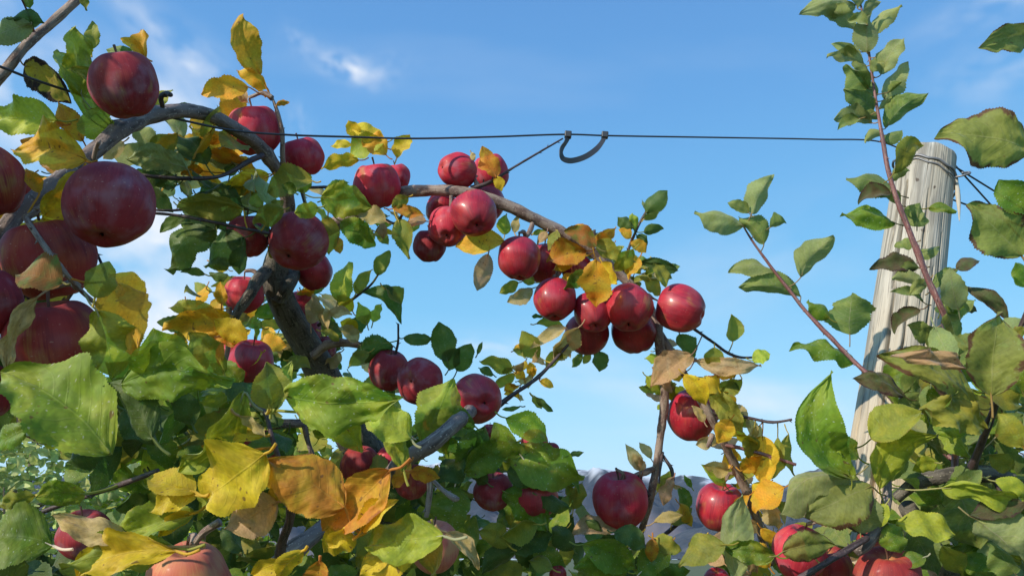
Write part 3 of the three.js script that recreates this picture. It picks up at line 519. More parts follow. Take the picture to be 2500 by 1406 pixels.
for (const [m, pts] of TW) limb(tree, 'twig', pts, m, { sides: 9, per: 8, rough: 0.09 });
// ---------------------------------------------------------------- leaves of the big tree
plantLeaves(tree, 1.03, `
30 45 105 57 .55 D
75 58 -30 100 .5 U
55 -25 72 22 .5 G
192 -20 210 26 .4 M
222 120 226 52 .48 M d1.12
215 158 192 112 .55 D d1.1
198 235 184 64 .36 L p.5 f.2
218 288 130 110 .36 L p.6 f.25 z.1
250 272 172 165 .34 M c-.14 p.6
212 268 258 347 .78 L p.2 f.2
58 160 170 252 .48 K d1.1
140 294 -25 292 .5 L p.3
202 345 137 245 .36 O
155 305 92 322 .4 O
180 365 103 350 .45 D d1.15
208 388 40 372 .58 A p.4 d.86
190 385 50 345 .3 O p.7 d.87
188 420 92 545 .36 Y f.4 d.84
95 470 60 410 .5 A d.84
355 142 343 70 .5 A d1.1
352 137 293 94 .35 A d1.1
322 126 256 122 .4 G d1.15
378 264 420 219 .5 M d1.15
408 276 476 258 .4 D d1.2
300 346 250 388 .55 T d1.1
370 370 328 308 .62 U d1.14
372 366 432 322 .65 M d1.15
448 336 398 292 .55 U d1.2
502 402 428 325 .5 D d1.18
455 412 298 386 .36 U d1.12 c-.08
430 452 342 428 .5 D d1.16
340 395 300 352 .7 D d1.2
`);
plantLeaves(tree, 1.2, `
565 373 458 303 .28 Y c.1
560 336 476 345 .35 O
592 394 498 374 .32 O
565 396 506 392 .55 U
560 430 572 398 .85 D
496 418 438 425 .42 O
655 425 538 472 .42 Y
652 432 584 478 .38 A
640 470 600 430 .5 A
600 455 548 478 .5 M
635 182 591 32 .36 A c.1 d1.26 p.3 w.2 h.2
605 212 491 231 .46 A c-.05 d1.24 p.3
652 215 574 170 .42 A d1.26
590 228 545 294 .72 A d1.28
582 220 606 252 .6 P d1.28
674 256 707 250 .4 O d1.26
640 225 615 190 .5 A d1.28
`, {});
plantLeaves(tree, 1.4, `
872 336 850 293 .62 Y
932 352 853 302 .42 Y
936 346 848 388 .48 L
942 378 880 338 .6 A
858 353 808 358 .38 Y
876 391 783 413 .34 Y
968 386 1001 328 .55 Y
1150 372 1158 392 .6 T
1211 432 1177 357 .55 O p.3 f.4
1211 430 1226 467 .6 Y
`);
plantLeaves(tree, 1.24, `
762 442 652 470 .62 M p.3 d1.08
742 472 724 410 .65 L d1.1
783 482 908 506 .58 L p.25 d1.2
795 482 852 446 .42 G d1.22
776 506 718 520 .62 L d1.02
592 510 436 500 .42 M d1.15
590 502 480 470 .4 D d1.2
452 530 390 568 .34 D d1.2
522 560 408 668 .42 D c-.16 d1.14 p.4
594 580 496 655 .62 D d1.16
590 600 582 670 .62 D d1.13
500 670 438 664 .26 D d1.22
556 674 508 666 .45 D d1.22
515 638 562 650 .42 A d1.26
590 542 533 520 .55 D d1.3
692 510 616 545 .62 M d1.1
640 505 600 470 .6 M d1.2
800 528 802 622 .5 M d1.22
832 540 914 602 .56 E p.2 d1.22
942 540 872 528 .56 T d1.32
996 480 955 506 .6 M d1.36
958 510 1038 526 .35 O d1.36
970 535 1002 632 .42 M d1.34
1040 540 992 542 .68 P d1.38
934 545 936 584 .6 P d1.36
922 565 976 576 .26 A d1.37
825 580 829 620 .6 O d1.3
720 470 690 450 .7 G d1.06
650 540 690 490 .5 M d1.14
535 545 490 560 .5 D d1.25
`);
plantLeaves(tree, 1.36, `
920 672 952 612 .52 M
824 736 853 638 .54 L
868 717 910 658 .4 M
884 714 980 792 .32 D c.2 p.4
938 704 980 748 .6 M
896 792 872 738 .52 L
910 786 932 742 .45 L
758 790 766 718 .55 T
800 760 858 766 .42 T
800 800 780 750 .5 T
872 806 830 785 .65 Y
872 836 828 800 .55 T
785 808 828 832 .42 M
700 640 650 600 .5 M d1.24
480 800 430 830 .5 M d1.26
640 860 590 900 .5 Y d1.14
700 880 760 900 .5 M d1.3
860 760 820 720 .5 Y d1.42
830 860 790 900 .5 T d1.46
720 760 770 700 .45 A d1.44
900 860 850 900 .5 M d1.3
960 845 862 868 .62 D
930 838 880 850 .5 G
985 826 1056 828 .42 D
1092 882 1072 786 .55 D
1095 902 1120 850 .8 D
1115 906 1152 838 .6 D
1165 865 1178 834 .3 D
1252 906 1170 880 .42 M
1205 915 1168 898 .5 D
1256 912 1204 942 .42 M
1281 926 1262 894 .62 A
1300 916 1294 884 .7 A
1262 942 1230 955 .6 A
1254 965 1230 962 .5 A
1246 938 1268 945 .5 A
1318 930 1352 946 .5 A
1300 968 1322 998 .45 M
1306 968 1350 1006 .28 D
1270 992 1225 1000 .25 D
1318 872 1273 808 .6 M
1382 800 1294 852 .26 T
1372 850 1334 904 .46 M
1412 800 1348 882 .42 T
1330 890 1300 880 .4 T
1266 690 1221 716 .5 M d1.42
1300 704 1238 738 .5 T d1.42
1306 690 1270 680 .55 M d1.42
1232 573 1236 520 .55 L d1.43
1256 568 1265 525 .45 T d1.44
1230 588 1110 603 .42 A d1.38 p.3
1192 620 1164 712 .4 P d1.4
1298 574 1334 564 .32 M d1.42
1336 566 1312 598 .5 P d1.41
1362 564 1338 614 .5 M d1.41
`);
plantLeaves(tree, 1.38, `
1456 602 1378 564 .5 R
1445 575 1400 552 .5 O d1.42
1432 612 1333 642 .56 O p.2 f.35
1425 625 1350 660 .4 Y p.4
1460 593 1506 556 .5 O d1.42
1455 634 1458 752 .58 A p.2 d1.33
1470 640 1508 694 .55 Y d1.36
1456 590 1516 638 .55 M
1546 608 1500 662 .52 L
1560 630 1536 682 .6 A
1446 665 1377 706 .42 G d1.34
1402 665 1368 702 .32 A
1560 640 1657 661 .24 D
1598 640 1627 700 .5 M
1611 721 1565 674 .45 M d1.42
1578 520 1631 464 .5 D d1.45
1546 556 1508 530 .7 D d1.46
1550 563 1545 519 .5 L d1.45
1541 581 1511 560 .6 A d1.45
1572 566 1622 558 .5 D d1.45
1572 535 1612 520 .45 M d1.46
1540 590 1577 617 .6 A d1.44
1575 510 1569 488 .3 U d1.46
1555 575 1580 600 .5 D d1.46
1545 640 1580 632 .6 G d1.43
1660 815 1690 882 .6 D d1.46
1422 864 1396 898 .45 D d1.5
1464 858 1464 908 .72 D d1.5
1440 862 1425 890 .5 M d1.5
1310 790 1375 795 .35 M d1.5
1325 775 1298 772 .4 D d1.5
`);
plantLeaves(tree, 1.4, `
1790 834 1786 767 .5 M
1745 848 1738 897 .85 M
1838 880 1882 864 .7 L
1700 880 1864 893 .24 P z.1 c-.05
1748 915 1814 903 .42 O
1755 918 1718 956 .58 A
1690 865 1590 946 .52 P p.3 d1.38
1578 918 1614 966 .38 L
1613 880 1574 876 .6 L
1672 914 1726 992 .46 Y d1.33 p.3
1735 953 1814 1056 .42 M p.3
1812 926 1744 956 .5 M
1790 930 1786 968 .7 D
1618 990 1605 1000 .7 L d1.46
1782 1025 1752 1082 .7 A d1.36
1755 1070 1698 1086 .42 T d1.42
1856 1038 1834 1080 .55 T
1862 1064 1872 1188 .58 A p.3
1838 1065 1830 1120 .7 M
1900 1068 1888 1168 .26 M c.1
1926 1060 1942 1162 .24 M c-.12
1780 1146 1718 1136 .58 T
1772 1186 1712 1134 .3 L
1916 1190 1842 1252 .68 A d1.36
1646 1165 1620 1234 .38 P
1660 1190 1640 1180 .5 T
1680 1242 1657 1186 .5 G d1.8
1598 1275 1667 1258 .38 T
1562 1148 1528 1086 .42 T z.2
1570 1148 1548 1108 .62 P
1506 1290 1384 1319 .34 P
1690 1190 1670 1160 .35 G d1.8
1640 1280 1690 1240 .55 M d1.5
1850 1300 1820 1270 .6 T
1600 905 1640 960 .4 P
1650 985 1612 1020 .4 M d1.48
1640 880 1660 935 .5 A d1.42
1700 930 1760 960 .45 Y d1.38
1760 960 1800 990 .5 A
1720 1030 1690 990 .4 T d1.36
1770 1010 1835 1045 .4 M
1800 1060 1850 1095 .45 Y
1825 1020 1846 1075 .4 T
1790 1090 1770 1150 .45 A d1.42
1810 1150 1860 1110 .5 A
1850 1115 1815 1180 .5 M d1.43
1875 1180 1835 1225 .55 Y
1830 1210 1800 1260 .5 A d1.4
1880 1200 1900 1290 .45 T
1860 1290 1900 1340 .5 A d1.4
1590 1120 1560 1080 .4 T d1.48
1605 1200 1640 1150 .4 M d1.48
1660 1230 1690 1285 .4 A d1.5
1565 1300 1530 1340 .5 M d1.4
1640 1320 1600 1360 .5 A d1.4
1720 1310 1690 1360 .55 M d1.4
1780 1300 1745 1350 .5 P d1.4
`);
plantLeaves(tree, 1.12, `
1035 1092 1106 924 .48 L p.2
1160 1042 1062 1008 .38 G
1134 1152 1182 1043 .6 G
1272 1112 1208 1034 .6 G
1234 1020 1336 1078 .55 E p.2
1134 1152 1246 1088 .55 E
1238 1108 1427 1166 .46 E p-.2 f.2 k.1
1238 1152 1342 1184 .65 D
1390 1112 1426 1104 .34 D
1130 1112 1066 1178 .62 D
1230 1200 1337 1298 .55 G p.3
1400 1242 1422 1178 .5 M d1.5
1404 1216 1382 1180 .5 M d1.5
1418 1230 1426 1278 .55 U d1.5
1390 1190 1410 1150 .5 G d1.5
1110 1188 1090 1312 .7 G
1312 1280 1222 1312 .5 M
1248 1340 1352 1308 .5 D
1242 1332 1168 1298 .6 M
1256 1346 1178 1402 .46 D
1402 1342 1344 1288 .6 D
1424 1330 1553 1382 .55 E p.3
1532 1396 1402 1388 .62 G
1500 1300 1578 1338 .55 D
1560 1402 1645 1348 .6 G
1600 1314 1664 1346 .52 M
1594 1315 1590 1372 .5 O
1320 1210 1390 1240 .5 D
1190 1180 1150 1150 .6 D
1000 1060 930 1010 .6 G
1350 1390 1290 1370 .6 M
1470 1300 1430 1270 .5 D d1.4
1480 1406 1450 1360 .7 G d1.3
`);
plantLeaves(tree, 0.68, `
268 1108 -2 914 .6 E p.3 q155 1030
386 932 376 800 1.05 E p.2 t.5
298 938 565 934 .48 E c.12 p.3 q385 1090
372 1068 252 942 .5 D c-.08
596 958 428 1152 .32 L c.1 q640 1005
642 1062 500 1062 .36 Y
580 1014 648 1066 .3 T
656 998 650 884 .82 M p.2 q650 1010
662 992 713 882 .3 L
688 966 984 972 .46 E c-.05 p.2 q660 1010
795 1004 882 1104 .52 L q650 1000
810 1004 888 1084 .24 P
1002 1072 876 988 .62 L p.2 d.78
986 1152 944 1038 .42 L d.8
645 1108 486 1225 .88 Y p.2 f.15
560 1100 490 1090 .5 A d.71
676 1226 546 1294 .72 P p.2 d.7
476 1202 362 1168 .62 Y
478 1210 368 1250 .5 Y
474 1250 242 1322 .34 L p.4
472 1254 384 1312 .42 Y
334 1322 128 1260 .3 T q500 1335
424 1338 148 1388 .36 L q500 1330
428 1346 185 1412 .4 Y p.3
206 1206 86 1214 .55 E
86 1210 -12 1236 .42 M
126 1332 -45 1328 .82 G p.3
70 1042 -14 1090 .62 G
840 1238 650 1122 .64 O p.2 q875 1300
700 1180 640 1150 .8 A d.7
952 1148 786 1298 .5 O p.25
1002 1150 1074 1166 .52 O d.9
1000 1128 958 1192 .5 O d.9
868 1310 786 1352 .75 Y
882 1296 968 1222 .5 Y
1082 1310 882 1336 .52 L p.25
1012 1340 880 1404 .62 Y d.7
1060 1288 1062 1418 .46 M d.75
1088 1300 1168 1392 .3 T d.75 c.12
738 1345 678 1412 .55 Y
700 1365 615 1400 .55 Y
780 1368 772 1432 .85 O
590 1345 540 1290 .7 D d.8
840 1290 800 1340 .6 Y
690 1170 660 1240 .55 A d.71
`, { stalkR: 0.0012, wide: 1.04 });
plantLeaves(tree, 0.76, `
234 758 272 928 .62 L p.2 q205 715
230 727 266 638 .62 M
258 690 332 872 .56 A p.2
340 760 260 665 .5 A d.8
152 690 38 672 .68 R d.74
92 724 12 912 .2 T c-.1
546 912 460 812 .52 L d1.0
518 752 408 752 .34 M d1.2
540 742 537 687 .5 A d1.2
562 800 398 802 .42 A d1.2
602 832 520 780 .5 Y d1.2
600 842 515 820 .4 O d1.2
620 842 700 846 .46 A d1.2
640 800 590 795 .5 G d1.22
560 770 500 770 .5 Y d1.24
520 800 440 780 .45 M d1.22
420 880 340 860 .6 D d.9
590 940 540 880 .6 G d1.1
300 1000 380 1080 .5 D d.8
470 1040 420 960 .6 D d.8
240 1070 160 1130 .6 D d.85
`);
{
  // the mass behind: joined leaves deeper in the crown
  const low = [[-40, 940], [300, 920], [620, 930], [760, 1010], [960, 1010], [1140, 1010], [1290, 1060], [1400, 1140], [1420, 1230], [1560, 1330], [1690, 1330], [1700, 1440], [-40, 1440]];
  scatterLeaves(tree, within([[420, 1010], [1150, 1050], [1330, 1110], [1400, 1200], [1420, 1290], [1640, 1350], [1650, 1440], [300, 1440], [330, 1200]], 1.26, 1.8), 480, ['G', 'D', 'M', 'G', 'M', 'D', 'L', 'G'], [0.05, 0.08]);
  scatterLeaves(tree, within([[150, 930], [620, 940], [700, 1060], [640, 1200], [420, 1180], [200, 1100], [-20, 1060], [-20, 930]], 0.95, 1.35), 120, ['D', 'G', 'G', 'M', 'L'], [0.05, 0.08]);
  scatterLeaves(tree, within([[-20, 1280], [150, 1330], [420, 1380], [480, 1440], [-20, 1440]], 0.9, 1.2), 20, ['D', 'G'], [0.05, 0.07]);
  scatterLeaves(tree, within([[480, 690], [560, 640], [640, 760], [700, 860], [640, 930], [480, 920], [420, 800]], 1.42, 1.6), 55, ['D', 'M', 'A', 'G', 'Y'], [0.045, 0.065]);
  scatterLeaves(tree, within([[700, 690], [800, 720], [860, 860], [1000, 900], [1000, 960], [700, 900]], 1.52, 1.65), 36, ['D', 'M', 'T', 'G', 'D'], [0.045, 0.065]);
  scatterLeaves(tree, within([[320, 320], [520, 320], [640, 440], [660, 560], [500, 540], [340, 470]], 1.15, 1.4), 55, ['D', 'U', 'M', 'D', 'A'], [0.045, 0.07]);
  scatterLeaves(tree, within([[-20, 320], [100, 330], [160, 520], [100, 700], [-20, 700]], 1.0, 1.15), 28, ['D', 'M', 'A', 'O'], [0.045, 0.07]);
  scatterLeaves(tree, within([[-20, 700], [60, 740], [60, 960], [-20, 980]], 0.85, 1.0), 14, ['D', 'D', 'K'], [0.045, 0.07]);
  // small leaves along the bowing limb and the hanging wood
  scatterLeaves(tree, within([[1380, 560], [1470, 570], [1560, 620], [1640, 650], [1640, 700], [1560, 690], [1480, 650]], 1.47, 1.54), 34, ['M', 'L', 'A', 'M', 'H', 'T'], [0.028, 0.045]);
  scatterLeaves(tree, within([[1590, 840], [1660, 850], [1760, 950], [1850, 1080], [1900, 1200], [1890, 1300], [1820, 1260], [1750, 1080], [1650, 960], [1600, 1000]], 1.46, 1.56), 46, ['M', 'T', 'A', 'P', 'Y', 'M'], [0.028, 0.045]);
  scatterLeaves(tree, within([[780, 470], [960, 500], [1030, 560], [960, 580], [860, 560], [790, 560]], 1.46, 1.52), 18, ['M', 'L', 'T', 'H'], [0.03, 0.045]);
  scatterLeaves(tree, within([[1240, 860], [1370, 820], [1400, 850], [1300, 940], [1220, 990]], 1.33, 1.38), 14, ['A', 'T', 'M'], [0.018, 0.03]);
  // unseen leaf clumps added at the left to keep the sun off most fruit
  const fruit = [[266, 499, 0.82, 0.085, 60], [118, 630, 0.86, 0.07, 30], [132, 838, 0.8, 0.08, 40], [335, 225, 0.98, 0.05, 14], [-20, 600, 0.84, 0.12, 40], [727, 588, 1.2, 0.07, 26], [620, 700, 1.35, 0.1, 26]];
  for (const [x, y, d, spread, n] of fruit) scatterLeaves(tree, () => at(x, y, d).addScaledVector(SUN, rr(x > 500 ? 0.62 : 0.3, x > 500 ? 0.95 : 0.62)).add(V(rr(-spread, spread), rr(-spread, spread), rr(-spread, spread))), n, ['G', 'M', 'D'], [0.06, 0.09], { nt: 8 });
}
leafOut(tree);
// ---------------------------------------------------------------- the young tree at the right, in front of the post
const rightBase = at(2330, 1420, 1.3); rightBase.y = 0;
const young = thing('apple_tree', rightBase, 'young leafy apple tree with upright red shoots in front of the post', 'tree');
{
  const P = [at(2215, 1235, 1.22), at(2270, 1330, 1.24), at(2330, 1480, 1.3), rightBase.clone().add(V(0, 0.7, 0)), rightBase.clone().add(V(0, -0.1, 0))];
  mesh('trunk', tubeGeometry(P, [0.012, 0.017, 0.024, 0.034, 0.042], { sides: 14, per: 10 }), BARK.trunk, young);
}
limb(young, 'limb', [[2190, 1215, 1.22, 16], [2240, 1180, 1.21, 20], [2330, 1162, 1.2, 22], [2430, 1162, 1.2, 22], [2520, 1195, 1.2, 22]], 'trunk');
limb(young, 'shoot', [[2092, -40, 1.44, 3], [2112, 60, 1.43, 4], [2125, 150, 1.43, 5], [2141, 255, 1.42, 6], [2155, 335, 1.41, 8], [2170, 415, 1.4, 9], [2193, 490, 1.39, 10], [2225, 575, 1.38, 11], [2262, 668, 1.37, 12], [2292, 735, 1.36, 11], [2318, 800, 1.36, 11], [2338, 900, 1.34, 11], [2340, 1010, 1.3, 12], [2330, 1160, 1.24, 13]], 'red', { sides: 10, per: 8 });
limb(young, 'shoot', [[1808, 540, 1.5, 3], [1838, 588, 1.49, 4.5], [1882, 650, 1.48, 5.5], [1925, 705, 1.47, 6.5], [1975, 768, 1.45, 7.5], [2030, 826, 1.43, 8.5], [2085, 882, 1.41, 9], [2150, 940, 1.38, 9.5], [2230, 1030, 1.34, 9.5], [2290, 1090, 1.3, 9.5], [2350, 1145, 1.27, 10]], 'red', { sides: 10, per: 8 });
limb(young, 'shoot', [[2560, 640, 0.95, 8], [2505, 770, 0.98, 10], [2462, 880, 1.02, 12], [2428, 1000, 1.08, 13], [2378, 1140, 1.16, 15]], 'dark', { sides: 10, per: 8 });
limb(young, 'shoot', [[2300, 790, 1.33, 4], [2318, 850, 1.32, 6], [2335, 930, 1.3, 7], [2350, 1010, 1.28, 8]], 'dark');
limb(young, 'spur', [[2170, 1160, 1.1, 8], [2166, 1225, 1.08, 13], [2150, 1280, 1.06, 15], [2120, 1320, 1.05, 17], [2090, 1350, 1.05, 14]], 'limb');
limb(young, 'twig', [[1940, 1420, 1.0, 10], [2000, 1385, 1.0, 10], [2070, 1345, 1.02, 11], [2120, 1315, 1.04, 10]], 'dark');
limb(young, 'twig', [[2430, 1170, 1.18, 7], [2480, 1280, 1.16, 7], [2520, 1340, 1.15, 6]], 'dark');
limb(young, 'twig', [[2120, 1310, 1.05, 5], [2080, 1290, 1.05, 5], [2050, 1275, 1.05, 4]], 'dark');
plantLeaves(young, 1.43, `
2090 12 1964 30 .42 U c-.12
2086 72 2012 18 .52 U
2095 20 2060 -25 .6 U
2118 128 2122 28 .54 U p.2
2130 80 2198 16 .42 U
2096 126 2031 108 .48 U
2110 160 2014 140 .38 U
2152 182 2210 93 .46 U
2122 216 2064 158 .62 H
2138 140 2134 180 .4 H
2160 242 2221 148 .4 U
2170 225 2203 200 .4 H
2132 272 2060 218 .62 H
2164 312 2264 230 .46 H
2130 300 2036 290 .5 U
2100 290 2045 318 .4 H
2164 348 2204 318 .62 H
2184 422 2260 342 .46 M d1.36
2180 466 2073 436 .48 H
2176 470 2096 496 .42 N
2188 545 2065 524 .38 G
2240 553 2248 494 1.05 H
2268 508 2337 518 .34 G
2242 652 2123 656 .38 N
2246 655 2190 672 .5 H
2256 696 2176 680 .42 U
2254 736 2172 712 .26 H
2247 756 2184 812 .48 N
2276 706 2342 654 .38 H
2336 656 2397 636 .42 N
2296 762 2328 706 .65 G
2310 782 2382 734 .5 H
2355 745 2388 762 .6 N
2462 782 2362 704 .32 N
2300 832 2222 798 .58 H
2446 800 2376 832 .36 H
2400 850 2345 872 .4 H
2330 850 2310 880 .8 H
2345 870 2370 850 .6 H
2108 40 2150 5 .5 U
2120 60 2070 50 .5 U
2126 165 2175 150 .45 U
2132 190 2085 150 .5 H
2140 240 2095 205 .5 H
2146 265 2195 255 .5 U
2150 290 2100 285 .45 H
2160 330 2110 350 .4 U
2180 440 2225 415 .5 H
2200 500 2150 480 .5 H
2215 545 2260 520 .5 U
2235 590 2185 600 .5 H
2250 630 2300 600 .5 H
2270 680 2225 720 .5 U
`, { stalkTint: [1.25, 0.85, 0.85], wide: 1.18, arch: true });
plantLeaves(young, 1.47, `
1836 522 1887 427 .5 U p.3
1816 552 1697 520 .4 U c-.08
1830 520 1776 494 .44 H
1866 596 1804 530 .62 H
1880 556 1923 545 .7 H
1892 660 1781 664 .4 U c-.12
1956 677 2037 578 .44 U c.08 p.4
1955 722 1808 702 .36 H c-.09
2026 777 1972 735 .62 G
2076 817 2082 715 1.05 H p.15
2090 887 1934 848 .3 G
`, { stalkTint: [1.25, 0.85, 0.85], wide: 1.18, arch: true });
plantLeaves(young, 1.05, `
2080 1168 2036 912 .36 E c.24 p.35 z.1 f.25
2208 966 2083 924 .32 N d1.25
2388 995 2166 868 .32 B c-.1 p.4
2360 900 2172 872 .2 P c-.06 d1.03
2148 1192 2290 1062 .36 L c.2 p.4
2128 1072 2254 1002 .56 M
2098 1118 2022 1058 .5 E
2076 1162 1908 1262 .36 U c-.22 p.4
2128 1188 1960 1262 .58 B p.3
2102 1302 2120 1200 .75 U
2188 1282 2334 1306 .42 L
2168 1280 2204 1352 .62 G
2332 1182 2394 1342 .62 H d1.15
2228 1290 2292 1404 .55 H d1.15
2390 1270 2504 1372 .52 U
1912 1348 2040 1330 .52 B p.3 d.98
1800 1412 1812 1212 .36 U c.08
1772 1330 1658 1386 .46 M
1892 1356 1768 1336 .42 G
2412 1046 2246 1000 .42 M
2330 965 2270 1010 .6 G
2404 960 2500 990 .42 M
2300 1192 2510 1236 .2 L z.1
2430 1175 2520 1215 .4 L
2502 1226 2368 1260 .36 N
2340 1202 2398 1148 .55 H
2250 960 2205 1020 .55 H d1.25
2260 900 2210 960 .6 H d1.28
2220 870 2190 990 .5 G d1.3
2210 1100 2160 1180 .6 H d1.15
2290 1060 2360 1000 .6 G d1.15
2440 1060 2500 1010 .6 H d1.15
2420 1110 2480 1150 .6 M d1.15
2300 1230 2240 1200 .6 G d1.12
2470 1290 2420 1220 .5 H d1.12
2350 1400 2300 1330 .6 M d1.1
2480 1400 2420 1330 .6 H d1.1
2290 1130 2230 1150 .55 L d1.15
2165 1230 2150 1290 .6 L d1.04
2260 1360 2200 1400 .5 G
1990 1360 1950 1300 .5 L d1.02
1880 1385 1830 1320 .5 A d1.2
1800 1340 1850 1400 .5 P d1.25
`, { stalkTint: [1.1, 0.95, 0.9] });
plantLeaves(young, 0.82, `
2520 368 2296 326 .52 B c-.06 p.25
2524 96 2388 118 .46 B
2496 624 2368 498 .62 B p.2
2505 522 2440 438 .75 G p.2
2422 965 2442 758 .56 B p.25
2500 960 2450 860 .6 G d1.0
2470 830 2510 800 .5 M d.95
2500 1090 2440 1010 .6 M d1.0
2510 700 2480 640 .5 G d.9
`, { stalkR: 0.0011, stalkTint: [1.3, 0.8, 0.8] });
scatterLeaves(young, within([[2080, 1230], [2230, 1090], [2280, 900], [2330, 820], [2420, 900], [2520, 1000], [2520, 1440], [1900, 1440], [1900, 1390]], 1.22, 1.6), 230, ['H', 'G', 'M', 'H', 'G', 'L', 'U'], [0.05, 0.075]);
scatterLeaves(young, within([[2270, 780], [2330, 740], [2520, 880], [2520, 1180], [2230, 1180], [2240, 1000]], 1.15, 1.4), 75, ['H', 'G', 'M', 'H', 'B', 'U'], [0.045, 0.07]);
scatterLeaves(young, within([[1720, 1350], [1900, 1300], [2050, 1300], [2100, 1440], [1690, 1440]], 1.25, 1.6), 40, ['H', 'G', 'M', 'P'], [0.05, 0.07]);
leafOut(young);
// ---------------------------------------------------------------- apples
const SKIN = {
  //        main              streaks             ground colour under thin blush, how much of it shows, bloom
  crimson: [[0.42, 0.011, 0.03], [0.22, 0.007, 0.02], [0.5, 0.13, 0.05], 0.1, 0.12],
  maroon: [[0.29, 0.024, 0.034], [0.18, 0.015, 0.024], [0.38, 0.11, 0.045], 0.22, 0.42],
  rose: [[0.5, 0.026, 0.054], [0.33, 0.016, 0.034], [0.56, 0.18, 0.09], 0.24, 0.36],
  brick: [[0.33, 0.03, 0.026], [0.19, 0.016, 0.018], [0.46, 0.17, 0.05], 0.26, 0.14],
  peach: [[0.52, 0.17, 0.095], [0.43, 0.095, 0.065], [0.55, 0.32, 0.13], 0.5, 0.15],
};
const skinMat = {};
Object.entries(SKIN).forEach(([k, [a, b, ground, g, bloom]], n) => {
  skinMat[k] = new THREE.MeshPhysicalMaterial({ name: 'apple_skin', roughness: k === 'crimson' ? 0.5 : 0.64, specularIntensity: k === 'crimson' ? 0.9 : 0.55, clearcoat: k === 'crimson' ? 0.28 : 0.03, clearcoatRoughness: 0.2, sheen: 0, map: texture(512, 512, (u, v) => {
    const x = Math.cos(u * 6.283), y = Math.sin(u * 6.283), th = (1 - v) * Math.PI, sx = x * Math.sin(th), sy = y * Math.sin(th), cz = Math.cos(th), s = n * 9;
    const streak = 0.4 * fbm(x * 6 + s, y * 6, v * 2.4, 4) + 0.55 * fbm(x * 30, y * 30 + s, v * 5, 4), broad = fbm(sx * 1.2 + s, sy * 1.2, cz * 1.2, 3);
    let c = mix3(a, b, smoothstep(streak + broad * 0.9, -0.35, 0.42));
    c = mix3(c, [0.3, 0.26, 0.045], 0.5 * smoothstep(fbm(sx * 1.3 + s * 2, sy * 1.3 - 3, cz * 0.9, 3) - streak * 0.4, 0.2, 0.55));   // unripe green patches
    c = mix3(c, ground, g * smoothstep(fbm(sx * 1.1 - s, sy * 1.1 + 4, cz * 1.3, 3) - streak * 0.5, -0.1, 0.4));
    c = mix3(c, [0.42, 0.3, 0.1], 0.5 * smoothstep(v, 0.9, 1));                                        // russet round the stalk
    c = mix3(c, [0.33, 0.2, 0.25], bloom * smoothstep(fbm(sx * 1.7 + 5, sy * 1.7 - s, cz * 1.7, 4), -0.1, 0.45)); // waxy bloom rubbed off in places
    const q = n3(sx * 24 + s, sy * 24, cz * 24);                                                       // lenticels
    if (q > 0.58) c = mix3(c, [0.55, 0.3, 0.22], clamp((q - 0.58) * 6, 0, 0.5));
    return c;
  }) });
});
const stalkMat = std({ name: 'stalk', color: new THREE.Color().setRGB(0.13, 0.06, 0.04), roughness: 0.8 }), sepalMat = std({ name: 'dry_sepals', color: new THREE.Color().setRGB(0.22, 0.16, 0.1), roughness: 1 });
// an apple of radius 1 about its middle, stalk towards +y, eye towards -y
function appleBody(s, tall, taper, lobes) {
  const nu = 56, nv = 44, pos = [], uv = [], idx = [];
  for (let j = 0; j <= nv; j++) for (let i = 0; i <= nu; i++) {
    const th = (j / nv) * Math.PI, a = ((i % nu) / nu) * 6.2832, low = smoothstep(th, 1.5, 2.9);
    let rho = Math.pow(Math.sin(th), 0.94) * (1 - taper * low * 0.5), y = Math.cos(th) * tall;
    y -= 0.34 * Math.exp(-((th / 0.36) ** 2)); y += 0.2 * Math.exp(-(((Math.PI - th) / 0.26) ** 2));
    const b = 1 + 0.075 * n3(Math.cos(a) * Math.sin(th) * 1.3 + s, Math.sin(a) * Math.sin(th) * 1.3, y * 1.3) + lobes * low * Math.cos(5 * a + s);
    rho *= b; y += lobes * 1.6 * Math.cos(5 * a + s) * Math.exp(-(((Math.PI - th - 0.45) / 0.25) ** 2)) * -1 + 0.05 * n3(Math.cos(a) + s, Math.sin(a), 3) * (1 - Math.abs(Math.cos(th)) * 0.3);
    pos.push(rho * Math.cos(a), y, rho * Math.sin(a)); uv.push(i / nu, 1 - j / nv);
  }
  for (let j = 0; j < nv; j++) for (let i = 0; i < nu; i++) { const k = j * (nu + 1) + i; idx.push(k, k + 1, k + nu + 1, k + 1, k + nu + 2, k + nu + 1); }
  const g = new THREE.BufferGeometry();
  g.setAttribute('position', new THREE.Float32BufferAttribute(pos, 3)); g.setAttribute('uv', new THREE.Float32BufferAttribute(uv, 2)); g.setIndex(idx); g.computeVertexNormals();
  const N = g.attributes.normal;                          // no seam where the skin closes
  for (let j = 0; j <= nv; j++) { const k = j * (nu + 1), e = k + nu, n = V(N.getX(k) + N.getX(e), N.getY(k) + N.getY(e), N.getZ(k) + N.getZ(e)).normalize(); N.setXYZ(k, n.x, n.y, n.z); N.setXYZ(e, n.x, n.y, n.z); }
  return g;
}
const bodies = [[1, 1.06, 0.16, 0.008], [4, 1.02, 0.12, 0.005], [7, 1.1, 0.22, 0.011], [11, 1.05, 0.1, 0.005]].map((q) => [appleBody(...q), q[1]]);
const protos = {};
